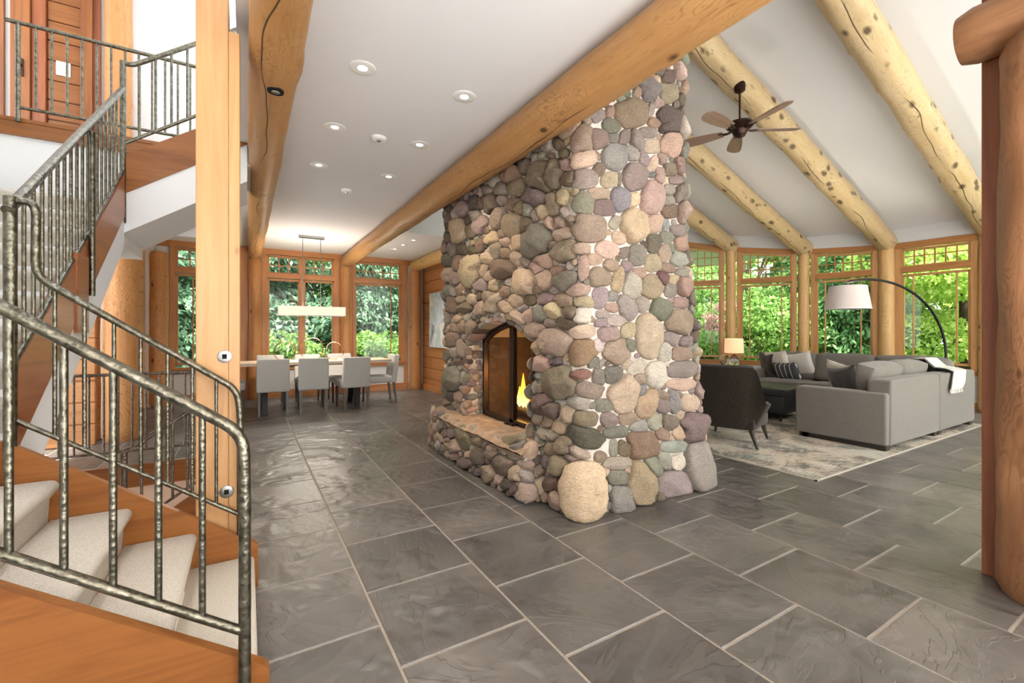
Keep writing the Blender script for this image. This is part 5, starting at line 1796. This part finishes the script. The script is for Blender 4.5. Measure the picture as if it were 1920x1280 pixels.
# ceiling fan hung from the rafter
fz = 4.63
fp = np.array([6.50, 4.08])
fn_ = thing('ceiling_fan', 'bronze five-blade ceiling fan hanging from a log rafter', 'fan', (fp[0], fp[1], 0))
ztop = 3.47 + 0.36 * (12.05 - fp[0]) - 0.19
MB().lathe([(0.03, -0.10), (0.075, -0.07), (0.085, 0.0), (0.07, 0.08)], 24, (0, 0, ztop)).build('canopy', 'bronze', fn_, True)
MB().tube([(0, 0, fz + 0.08), (0, 0, ztop - 0.05)], 0.014, 10).build('downrod', 'bronze', fn_, True)
MB().lathe([(0.03, 0.14), (0.06, 0.11), (0.18, 0.085), (0.20, 0.05), (0.17, 0.01), (0.11, -0.02), (0.10, -0.07), (0.07, -0.12), (0.02, -0.14)], 32, (0, 0, fz)).build('motor_housing', 'bronze', fn_, True)
for k in range(5):
    a = R(-33 + 72 * k)
    b = MB()
    n = 14
    top, bot = [], []
    out = []
    for i in range(n):
        u = i / (n - 1)
        x = 0.24 + 0.66 * u
        wv = 0.065 + 0.045 * math.sin(min(1, u * 1.15) * math.pi * 0.62)
        if u > 0.85:
            wv *= math.sqrt(max(0.02, 1 - ((u - 0.85) / 0.15) ** 2) * 0.8 + 0.15)
        out.append((x, wv))
    poly = [(x, w_) for x, w_ in out] + [(x, -w_) for x, w_ in out[::-1]]
    b.prism(poly, -0.005, 0.005, 'z')
    b.xf(Matrix.Rotation(R(13), 4, 'X'))
    o = b.build('blade', 'fan_blade', fn_)
    o.location = (0, 0, fz - 0.02)
    o.rotation_euler = (0, 0, a)
    br = MB().tube([(0.10, 0, 0.0), (0.18, 0.02, -0.01), (0.30, 0.03, 0.0)], 0.011, 8).tube([(0.10, 0, 0.0), (0.18, -0.02, -0.01), (0.30, -0.03, 0.0)], 0.011, 8).build('blade_iron', 'bronze', o, True)

# ------------------------------------------------------------------ living room
rg = thing('area_rug', 'large distressed grey and cream rug under the seating group', 'rug', (0, 0, 0))
m = MB()
m.grid(lambda a, b: (4.94 + 5.3 * a, 2.29 + 3.9 * b, 0.0115 + 0.001 * mnoise.noise((a * 30, b * 30, 0))), 40, 30)
m.box(4.94, 10.24, 2.29, 6.19, 0.0005, 0.0105)
m.build('rug_pile', 'rug', rg)
m = MB()
for (x0, x1, y0, y1) in ((4.93, 4.95, 2.28, 6.2), (10.23, 10.25, 2.28, 6.2), (4.93, 10.25, 2.28, 2.30), (4.93, 10.25, 6.18, 6.2)):
    m.box(x0, x1, y0, y1, 0.0005, 0.014)
m.build('rug_binding', 'rug_edge', rg)

RZ = 0.014
so_ = thing('sectional_sofa', 'large grey fabric corner sofa on the distressed rug', 'sofa', (0, 0, 0))
MB().rbox(6.90, 8.60, 2.40, 3.42, 0.075, 0.40, 0.02).rbox(8.605, 10.15, 2.40, 3.42, 0.075, 0.40, 0.02).rbox(9.12, 10.15, 3.3, 5.60, 0.075, 0.40, 0.02).build('sofa_base', 'sofa_fab', so_, True)
m = MB().rbox(6.86, 7.12, 2.38, 3.46, 0.075, 0.735, 0.03, 4)
m.build('armrest', 'sofa_fab', so_, True)
MB().rbox(9.10, 10.14, 5.40, 5.66, 0.075, 0.735, 0.03, 4).build('armrest', 'sofa_fab', so_, True)
m = MB().rbox(6.93, 8.60, 2.36, 2.62, 0.075, 0.90, 0.03, 4)
for i, (x, y, z) in enumerate(m.v):
    if x < 7.2 and z > 0.75:
        m.v[i] = (x + 0.02, y, z - 0.0)
m.build('backrest', 'sofa_fab', so_, True)
MB().rbox(8.605, 10.16, 2.36, 2.62, 0.075, 0.90, 0.03, 4).build('backrest', 'sofa_fab', so_, True)
MB().rbox(9.90, 10.16, 2.50, 5.60, 0.075, 0.90, 0.03, 4).build('backrest', 'sofa_fab', so_, True)
def soft(x0, x1, y0, y1, z0, z1, bev=0.06, puff=0.03, seed=0):
    bm = bmesh.new()
    bmesh.ops.create_cube(bm, size=1)
    bmesh.ops.subdivide_edges(bm, edges=bm.edges[:], cuts=7, use_grid_fill=True)
    m = MB()
    S_ = Vector((x1 - x0, y1 - y0, z1 - z0))
    C_ = Vector(((x0 + x1) / 2, (y0 + y1) / 2, (z0 + z1) / 2))
    bm.verts.index_update()
    vs = []
    for v in bm.verts:
        p = v.co * 2
        q = Vector((p.x * S_.x / 2, p.y * S_.y / 2, p.z * S_.z / 2))
        # round the edges
        inner = Vector([max(-(s / 2 - bev), min(s / 2 - bev, c)) for s, c in zip(S_, q)])
        d = q - inner
        if d.length > 1e-6:
            cnt = sum(1 for c in d if abs(c) > 1e-6)
            if cnt > 1:
                d = d.normalized() * bev
        q = inner + d
        for ax in range(3):
            o1, o2 = [(1, 2), (0, 2), (0, 1)][ax]
            q[ax] += (1 if p[ax] > 0 else -1) * puff * (1 - p[o1] ** 2) * (1 - p[o2] ** 2) * (abs(p[ax]) ** 2)
        q += Vector((mnoise.noise((q.x * 3, q.y * 3, q.z * 3 + seed)), mnoise.noise((q.y * 3, q.z * 3, q.x * 3 + seed + 9)), mnoise.noise((q.z * 3, q.x * 3, q.y * 3 + seed + 5)))) * 0.012
        vs.append(tuple(q + C_))
    m.add(vs, [[v.index for v in f.verts] for f in bm.faces])
    bm.free()
    return m
for (x0, x1, y0, y1) in ((7.12, 8.12, 2.60, 3.50), (8.12, 9.12, 2.60, 3.50), (9.08, 9.92, 2.60, 3.50), (9.08, 9.92, 3.50, 4.45), (9.08, 9.92, 4.45, 5.40)):
    soft(x0, x1, y0, y1, 0.39, 0.56, 0.04, 0.015, x0 + y0).build('seat_cushion', 'sofa_fab', so_, True)
def lean(mb, c, rx=0, ry=0, rz=0):
    return mb.xf(Matrix.Translation(c) @ Matrix.Rotation(rz, 4, 'Z') @ Matrix.Rotation(ry, 4, 'Y') @ Matrix.Rotation(rx, 4, 'X'))
for (x, w_) in ((7.72, 0.98), (8.66, 0.92)):
    lean(soft(-w_ / 2, w_ / 2, -0.13, 0.13, -0.26, 0.26, 0.05, 0.026, x), (x, 2.80, 0.81), rx=R(14)).build('back_cushion', 'sofa_fab', so_, True)
for (y, w_) in ((3.02, 0.98), (4.0, 0.96), (4.93, 0.92)):
    lean(soft(-0.13, 0.13, -w_ / 2, w_ / 2, -0.27, 0.27, 0.05, 0.026, y), (9.72, y, 0.82), ry=R(14)).build('back_cushion', 'sofa_fab', so_, True)
MB().box(6.90, 6.99, 2.42, 3.42, RZ, 0.08).box(6.9, 9.1, 3.30, 3.38, RZ, 0.08).build('plinth', 'black_wood', so_)
for (x, y) in ((6.94, 2.44), (8.55, 2.44), (8.72, 2.44), (10.08, 2.44), (10.08, 5.55), (9.2, 5.55)):
    MB().box(x - 0.06, x + 0.06, y - 0.05, y + 0.05, RZ, 0.08).build('leg', 'black_wood', so_)


def cushion(label, loc, w, h, t_, mat, rz=0, tilt=15, roll=0, pinch=0.12, group='throw pillows on the sofa'):
    o = pillow_mb(w, h, t_, 16, pinch).build('throw_pillow', mat, None, True, angle=75)
    o.matrix_world = Matrix.Translation(loc) @ Matrix.Rotation(R(rz), 4, 'Z') @ Matrix.Rotation(R(tilt), 4, 'X') @ Matrix.Rotation(R(roll), 4, 'Y')
    return tag(o, label, 'pillow', group)


cushion('charcoal velvet throw pillow leaning in front of the near sofa arm', (7.34, 3.02, 0.80), 0.54, 0.46, 0.17, 'pil_dark', 62, -14, 10)
cushion('cream throw pillow standing behind the charcoal velvet pillow', (7.56, 3.16, 0.83), 0.54, 0.50, 0.16, 'pil_cream', 55, -14, -8)
cushion('cream throw pillow leaning at the far left end of the sofa', (9.50, 5.12, 0.86), 0.56, 0.56, 0.18, 'pil_cream', 75, -16, 6)
cushion('dark grey throw pillow in the far left corner of the sofa', (9.55, 5.36, 0.84), 0.5, 0.5, 0.15, 'pil_dark', 60, -14, -4)
cushion('grey lumbar pillow with thin pale stripes on the far sofa seat', (9.32, 4.86, 0.74), 0.66, 0.36, 0.16, 'pil_stripe', 70, -18, 4)
cushion('white throw pillow behind the grey striped lumbar pillow', (9.56, 4.72, 0.86), 0.52, 0.52, 0.15, 'pil_cream', 95, -14, 12)

th_ = thing('throw_blanket', 'pale woven throw blanket draped over the corner of the sofa back', 'blanket', (0, 0, 0))
def throw_fn(a, b):
    # b: along the drape from inside cushions over the back to the outside
    path = [(9.05, 3.02, 0.90), (9.12, 2.90, 1.06), (9.18, 2.72, 1.07), (9.2, 2.60, 0.945), (9.2, 2.45, 0.925), (9.18, 2.345, 0.90), (9.14, 2.33, 0.74), (9.12, 2.33, 0.64)]
    u = b * (len(path) - 1)
    i = min(int(u), len(path) - 2)
    f = u - i
    p = Vector(path[i]).lerp(Vector(path[i + 1]), f)
    x = p.x + (a - 0.5) * (0.62 - 0.12 * b) + 0.45 * (1 - b)
    return (x, p.y - 0.012 + 0.014 * mnoise.noise((a * 7, b * 3, 1)), p.z + 0.014 + 0.016 * mnoise.noise((a * 8, b * 4, 4)))
m = MB().grid(throw_fn, 24, 40)
m.grid(lambda a, b: tuple(Vector(throw_fn(a, b)) + Vector((0, -0.012, 0.014))), 24, 40)
m.build('blanket_cloth', 'throw', th_, True, angle=180)
fr_ = MB()
for k in range(22):
    p = Vector(throw_fn(k / 21, 1.0))
    fr_.tube([p, p + Vector((0.01 * math.sin(k), -0.006, -0.05))], 0.005, 5)
fr_.build('fringe', 'throw', th_, True)

ot = thing('ottoman', 'black leather square ottoman on the rug between armchair and sofa', 'ottoman', (8.05, 4.58, RZ), R(8))
MB().rbox(-0.50, 0.50, -0.50, 0.50, 0.12, 0.44, 0.03, 3).build('ottoman_body', 'leather', ot, True)
soft(-0.52, 0.52, -0.52, 0.52, 0.42, 0.56, 0.03, 0.012, 4).build('ottoman_top', 'leather', ot, True)
for sx in (-1, 1):
    for sy in (-1, 1):
        MB().lathe([(0.018, 0), (0.028, 0.13)], 12, (sx * 0.42, sy * 0.42, 0)).build('leg', 'black_wood', ot, True)

ac = thing('armchair', 'dark olive velvet armchair seen from behind beside the fireplace', 'armchair', (5.86, 3.78, RZ), R(16))
# local: sitter faces +x; wrap-around back shell
def shell(thk):
    def fn(a, b):
        ang = R(-64 + 128 * a)
        k = b
        rx, ry = 0.34 + 0.12 * k - thk, 0.36 + 0.21 * k - thk
        n_ = 3.4
        ca, sa = math.cos(ang), math.sin(ang)
        q = (abs(ca) ** n_ + abs(sa) ** n_) ** (-1 / n_)
        x = -rx * ca * q - 0.02 - 0.10 * k
        y = ry * sa * q
        side = abs(a - 0.5) * 2
        sm_ = min(1, max(0, (side - 0.60) / 0.28))
        ztop_ = 1.04 - 0.46 * sm_ * sm_ * (3 - 2 * sm_)
        z = 0.21 + (ztop_ - 0.21) * k
        return (x, y, z)
    return fn
m = MB()
nu, nv = 40, 14
m.grid(shell(0.0), nu, nv)
m.grid(shell(0.10), nu, nv)
f0, f1 = shell(0.0), shell(0.10)
m.grid(lambda a, b: tuple(Vector(f0(a, 1)).lerp(Vector(f1(a, 1)), b) + Vector((0, 0, 0.03 * math.sin(b * math.pi)))), nu, 6)
m.grid(lambda a, b: tuple(Vector(f0(a, 0)).lerp(Vector(f1(a, 0)), b)), nu, 3)
for e in (0, 1):
    m.grid(lambda a, b, e=e: tuple(Vector(f0(e, a)).lerp(Vector(f1(e, a)), b) + Vector((0.03 * math.sin(b * math.pi), 0, 0))), nv, 6)
m.build('back_shell', 'velvet', ac, True, angle=60)
soft(-0.36, 0.40, -0.34, 0.34, 0.36, 0.56, 0.06, 0.03, 2).build('seat_cushion', 'velvet_seat', ac, True)
MB().rbox(-0.34, 0.36, -0.36, 0.36, 0.22, 0.37, 0.02).build('seat_base', 'velvet', ac, True)
for (x, y, dx, dy) in ((-0.28, -0.30, -0.14, -0.12), (-0.28, 0.30, -0.14, 0.12), (0.28, -0.30, 0.06, -0.05), (0.28, 0.30, 0.06, 0.05)):
    MB().tube([(x, y, 0.24), (x + dx * 0.35, y + dy * 0.35, 0.15), (x + dx, y + dy, 0.0)], [0.034, 0.028, 0.015], 12).build('leg', 'black_wood', ac, True)

# arc lamp behind the sofa corner
al = thing('arc_lamp', 'tall arc floor lamp with a white drum shade hanging over the sofa', 'lamp', (10.80, 2.88, 0))
dv = Vector((8.68 - 10.80, 3.54 - 2.88))
L = dv.length
du = dv.normalized()
pts = []
for k in range(41):
    a = R(180 * 0.0 + 108 * k / 40)
    u = 1.12 * L * 0.90 * (1 - math.cos(a)) / (1 - math.cos(R(108)))
    z = 1.05 + 1.36 * math.sin(a) ** 0.95 / 1.0
    pts.append(Vector((du.x * u, du.y * u, z)))
arc = [Vector((0, 0, 0.04)), Vector((0, 0, 0.6))] + pts
MB().tube(arc, 0.021, 10).build('arc_stem', 'black', al, True)
MB().lathe([(0.16, 0), (0.17, 0.01), (0.17, 0.04), (0.15, 0.05), (0.02, 0.055)], 32).build('base', 'black', al, True)
sc_ = Vector((du.x * L, du.y * L, 0))
u_at = min(pts, key=lambda p: abs((Vector((p.x, p.y)) - dv).length))
MB().tube([(sc_.x, sc_.y, u_at.z), (sc_.x, sc_.y, 2.26)], 0.010, 8).build('hanger', 'black', al, True)
z0_, z1_ = 1.90, 2.285
MB().lathe([(0.325, z0_), (0.262, z1_), (0.256, z1_), (0.319, z0_)], 48, (sc_.x, sc_.y, 0)).build('lamp_shade', 'shade_arc', al, True)
MB().lathe([(0.326, z0_ - 0.004), (0.328, z0_ + 0.008), (0.322, z0_ + 0.008)], 48, (sc_.x, sc_.y, 0)).build('shade_rim', 'white', al, True)
lamp('arc_lamp_bulb', 'POINT', (10.80 + sc_.x, 2.88 + sc_.y, 2.12), 45, (1, 0.90, 0.8), shadow_soft_size=0.06)

# side table with lamp
stb = thing('side_table', 'small dark round side table behind the armchair carrying the lamp', 'table', (9.26, 6.00, RZ))
MB().lathe([(0.32, 0.72), (0.33, 0.73), (0.33, 0.755), (0.32, 0.765), (0.01, 0.765)], 36).build('tabletop', 'black_wood', stb, True)
MB().lathe([(0.22, 0), (0.22, 0.02), (0.03, 0.05), (0.028, 0.72)], 24).build('pedestal', 'black', stb, True)
t = NT('lamp_clear_glass')
t.b.inputs['Transmission Weight'].default_value = 1.0
M['clear'] = t.set((0.95, 0.97, 0.96), 0.02)
tl = thing('table_lamp', 'small table lamp with a warm glowing drum shade and clear glass base', 'lamp', (9.22, 5.92, 0.765 + RZ))
MB().lathe([(0.09, 0), (0.10, 0.02), (0.10, 0.13), (0.07, 0.20), (0.035, 0.25), (0.02, 0.26)], 28).build('glass_base', 'clear', tl, True)
MB().lathe([(0.02, 0.255), (0.02, 0.30), (0.008, 0.31), (0.008, 0.52)], 12).build('lamp_neck', 'chrome', tl, True)
MB().lathe([(0.195, 0.28), (0.185, 0.59), (0.18, 0.59), (0.19, 0.28)], 40).build('lamp_shade', 'shade_table', tl, True)
lamp('table_lamp_bulb', 'POINT', (9.22, 5.92, 0.765 + 0.45), 12, (1, 0.76, 0.5), shadow_soft_size=0.05)
ring_thing('ring_ornament', 'small metal ring ornament beside the table lamp', (9.02, 6.02, 0.765 + RZ), 0.115, 0.018, R(-10), 'chrome')

# ------------------------------------------------------------------ garden
gd = MB()
gd.box(-30, 45, 11.9, 60, -0.40, -0.30)
gd.box(12.4, 45, -20, 11.9, -0.40, -0.30)
gd.prism([(10.3, 8.7), (12.4, 5.0), (12.4, 11.9), (4.4, 11.9), (4.4, 8.7)], -0.40, -0.30, 'z')
o = gd.build('lawn_ground', 'lawn')
tag(o, kind='structure')


def leaf_cloud(rng, n, shape, size, droop=0.0, aspect=0.6, layers=False):
    """n leaves as small folded quads; shape(rng,n)->points and outward dirs"""
    P, D = shape(rng, n)
    d = D + rng.normal(0, 0.55, P.shape)
    d[:, 2] -= droop
    d /= np.linalg.norm(d, axis=1, keepdims=True) + 1e-9
    r = rng.normal(0, 1, P.shape)
    sd = np.cross(d, r)
    sd /= np.linalg.norm(sd, axis=1, keepdims=True) + 1e-9
    nm = np.cross(sd, d)
    L = size * rng.uniform(0.6, 1.3, (n, 1))
    W = L * aspect * 0.5
    a = P - d * L * 0.5
    b = P + d * L * 0.5
    c = P + sd * W + nm * L * 0.08
    e = P - sd * W + nm * L * 0.08
    V = np.stack([a, c, b, e], 1).reshape(-1, 3)
    F = np.arange(n * 4).reshape(-1, 4)
    return V, F


def leaf_mesh(name, V, F, cols, mat):
    me = bpy.data.meshes.new(name)
    me.vertices.add(len(V))
    me.vertices.foreach_set('co', V.astype(np.float32).ravel())
    me.loops.add(F.size)
    me.loops.foreach_set('vertex_index', F.astype(np.int32).ravel())
    me.polygons.add(len(F))
    me.polygons.foreach_set('loop_start', np.arange(0, F.size, 4, dtype=np.int32))
    me.update(calc_edges=True)
    a = me.color_attributes.new('Col', 'FLOAT_COLOR', 'POINT')
    c4 = np.repeat(cols, 4)
    a.data.foreach_set('color', np.c_[c4, c4, c4, np.ones_like(c4)].astype(np.float32).ravel())
    me.materials.append(M[mat])
    return me


def shape_blobs(blobs):
    """leaves spread over the shells of several ellipsoids (cx,cy,cz,rx,ry,rz)"""
    B = np.array(blobs, float)
    w = (B[:, 3] * B[:, 4] + B[:, 3] * B[:, 5] + B[:, 4] * B[:, 5])
    w = w / w.sum()
    def fn(rng, n):
        k = rng.choice(len(B), n, p=w)
        d = rng.normal(0, 1, (n, 3))
        d /= np.linalg.norm(d, axis=1, keepdims=True)
        rad = 1 - 0.35 * rng.random((n, 1)) ** 2
        return B[k, :3] + d * B[k, 3:] * rad, d
    return fn


def shape_conifer(h, r, z0=0.0, boughs=160, power=1.0):
    def fn(rng, n):
        nb = boughs
        zb = z0 + (h - z0) * (1 - np.sqrt(rng.random(nb)))
        ab = rng.random(nb) * 6.283
        rb = r * ((h - zb) / (h - z0)) ** power * rng.uniform(0.75, 1.1, nb) + 0.1
        k = rng.choice(nb, n, p=rb / rb.sum())
        u = np.sqrt(rng.random(n))
        rr = rb[k] * u
        sp = rr * 0.30
        a = ab[k]
        x = rr * np.cos(a) - rng.normal(0, 1, n) * sp * np.sin(a)
        y = rr * np.sin(a) + rng.normal(0, 1, n) * sp * np.cos(a)
        z = zb[k] - 0.32 * rr * u - rng.random(n) * 0.28 + rng.normal(0, 0.05, n)
        D = np.stack([np.cos(a), np.sin(a), -0.45 + 0 * a], -1)
        return np.stack([x, y, z], -1), D
    return fn


def tree_proto(name, label, cat, V, F, cols, mat, trunk, group):
    t = thing(name, label, cat, (0, 0, 0), 0, group)
    me = leaf_mesh('crown', V, F, cols, mat)
    o = bpy.data.objects.new('crown', me)
    COL.objects.link(o)
    o.parent = t
    tm = MB()
    for (pts, rs) in trunk:
        tm.tube(pts, rs, 9)
    tm.build('trunk', 'bark', t, True, angle=180)
    return t


gr = np.random.default_rng(11)


def deciduous(name, label, mat, h, r, n, size, seed, zc=None, lowest=0.5, group='trees outside the windows', cat='tree', nb=7):
    g = np.random.default_rng(seed)
    bl = []
    for k in range(26):
        a, q = g.random() * 6.283, math.sqrt(g.random()) * r * 0.75
        z = lowest + (h - lowest) * g.random()
        s = r * g.uniform(0.22, 0.42)
        bl.append((q * math.cos(a), q * math.sin(a), z, s, s, s * 0.6))
    V, F = leaf_cloud(g, n, shape_blobs(bl), size, 0.35, 0.62)
    tr = [([(0, 0, -0.35), (0.05, 0.02, h * 0.3), (0.0, 0.1, h * 0.85)], [0.14, 0.11, 0.04])]
    for k in range(nb):
        b = bl[k]
        z = h * g.uniform(0.15, 0.5)
        tr.append(([(0, 0.03, z), (b[0] * 0.5, b[1] * 0.5, (z + b[2]) / 2 + 0.1), (b[0], b[1], b[2])], [0.06, 0.045, 0.015]))
    return tree_proto(name, label, cat, V, F, np.clip(g.normal(0.5, 0.26, len(F)), 0, 1), mat, tr, group)


def conifer(name, label, mat, h, r, n, size, seed, z0=0.1, boughs=170, power=0.8, group='trees outside the windows', aspect=0.35):
    g = np.random.default_rng(seed)
    V, F = leaf_cloud(g, n, shape_conifer(h, r, z0, boughs, power), size, 0.25, aspect)
    return tree_proto(name, label, 'tree', V, F, np.clip(g.normal(0.45, 0.26, len(F)), 0, 1), mat, [([(0, 0, -0.35), (0, 0, h * 0.5), (0, 0, h * 0.97)], [0.16, 0.1, 0.02])], group)


# outside the dining windows
c1 = conifer('spruce_tree', 'dark blue-green spruce outside the right dining window', 'leaf_conifer', 9.0, 3.0, 26000, 0.26, 1)
c1.location = (3.6, 16.2, -0.3)
dup(c1, (0.2, 16.6, -0.3), R(70), 'blue-green spruce outside the left half of the double dining window')
dup(c1, (-2.6, 15.6, -0.3), R(140), 'spruce seen through the window strip left of the timber post')
dup(c1, (5.9, 19.5, -0.3), R(200), 'spruce standing farther back behind the right dining window')
dup(c1, (-0.6, 21.0, -0.3), R(260), 'spruce standing farther back behind the double dining window')
d1 = deciduous('broadleaf_tree', 'bright green leafy tree outside the right half of the double dining window', 'leaf_green', 7.5, 2.6, 15000, 0.17, 2)
d1.location = (1.9, 18.2, -0.3)
dup(d1, (7.6, 22.5, -0.3), R(50), 'bright green leafy tree far behind the spruce of the right dining window')
s1_ = deciduous('garden_shrub', 'green shrub low outside the left half of the double dining window', 'leaf_green', 1.9, 1.2, 5000, 0.12, 3, lowest=0.1, cat='shrub', group='garden shrubs')
s1_.location = (0.9, 14.4, -0.3)
dup(s1_, (3.4, 14.2, -0.3), R(90), 'green shrub low outside the right dining window')

# outside the bow window
m1 = deciduous('maple_tree', 'bright yellow-green maple filling the right pane of the bow window', 'leaf_maple', 6.5, 3.0, 34000, 0.16, 4, lowest=0.2, nb=2)
m1.location = (17.2, 4.2, -0.3)
dup(m1, (20.5, 0.4, -0.3), R(100), 'yellow-green maple outside the bow window, near the red foreground log post')
dup(m1, (17.0, -2.5, -0.3), R(200), 'yellow-green maple beyond the last pane of the bow window')
h1 = conifer('cedar_hedge_tree', 'dense green cedar outside the bow window behind the arc lamp shade', 'leaf_cedar', 6.0, 1.6, 20000, 0.20, 5, 0.0, 260, 0.45, aspect=0.4)
h1.location = (16.6, 6.6, -0.3)
dup(h1, (17.6, 8.3, -0.3), R(80), 'dense green cedar outside the bow window, left of the arc lamp shade')
dup(h1, (18.6, 9.6, -0.3), R(160), 'dense green cedar outside the bow window behind the left sofa pillows')
dup(h1, (19.2, 6.9, -0.3), R(230), 'cedar standing farther back behind the arc lamp shade')
d2 = deciduous('broadleaf_tree', 'leafy green tree with dark branches outside the bow window behind the table lamp', 'leaf_green', 7.0, 3.0, 17000, 0.16, 6, lowest=1.2)
d2.location = (15.6, 9.6, -0.3)
dup(d2, (15.0, 13.8, -0.3), R(120), 'leafy green tree outside the bow window beside the chimney edge')
dup(d2, (20.5, 11.0, -0.3), R(220), 'leafy green tree far behind the table lamp')
dup(c1, (12.6, 15.0, -0.3), R(30), 'spruce outside the bow window pane next to the chimney')
dup(c1, (18.5, 14.5, -0.3), R(300), 'spruce far behind the bow window pane left of the table lamp')
p1_ = deciduous('japanese_maple', 'pink-leaved shrub outside the bow window beside the chimney edge', 'leaf_pink', 2.7, 1.0, 5000, 0.12, 7, lowest=0.4, cat='shrub', group='garden shrubs')
p1_.location = (13.5, 9.5, -0.3)
dup(s1_, (12.5, 8.75, -0.3), R(60), 'green shrub low outside the bow window beside the chimney edge')
# far tree line closing the view
for i, (x, y, l) in enumerate(((26, 14, 'tall tree of the far tree line left of the arc lamp shade'), (27.5, 7, 'tall tree of the far tree line above the cedars'), (27, 0, 'tall tree of the far tree line behind the maple'),
                               (22, 20, 'tall tree of the far tree line behind the table lamp'), (14, 24, 'tall tree of the far tree line beside the chimney'),
                               (4, 26, 'tall tree of the far tree line behind the right dining window'), (-4, 25, 'tall tree of the far tree line behind the left dining window'), (9, 27, 'tall tree of the far tree line hidden mostly by the fireplace'))):
    o = dup(d1 if i % 2 else d2, (x, y, -0.3), R(47 * i), l)
    o.scale = (1.9, 1.9, 1.5)
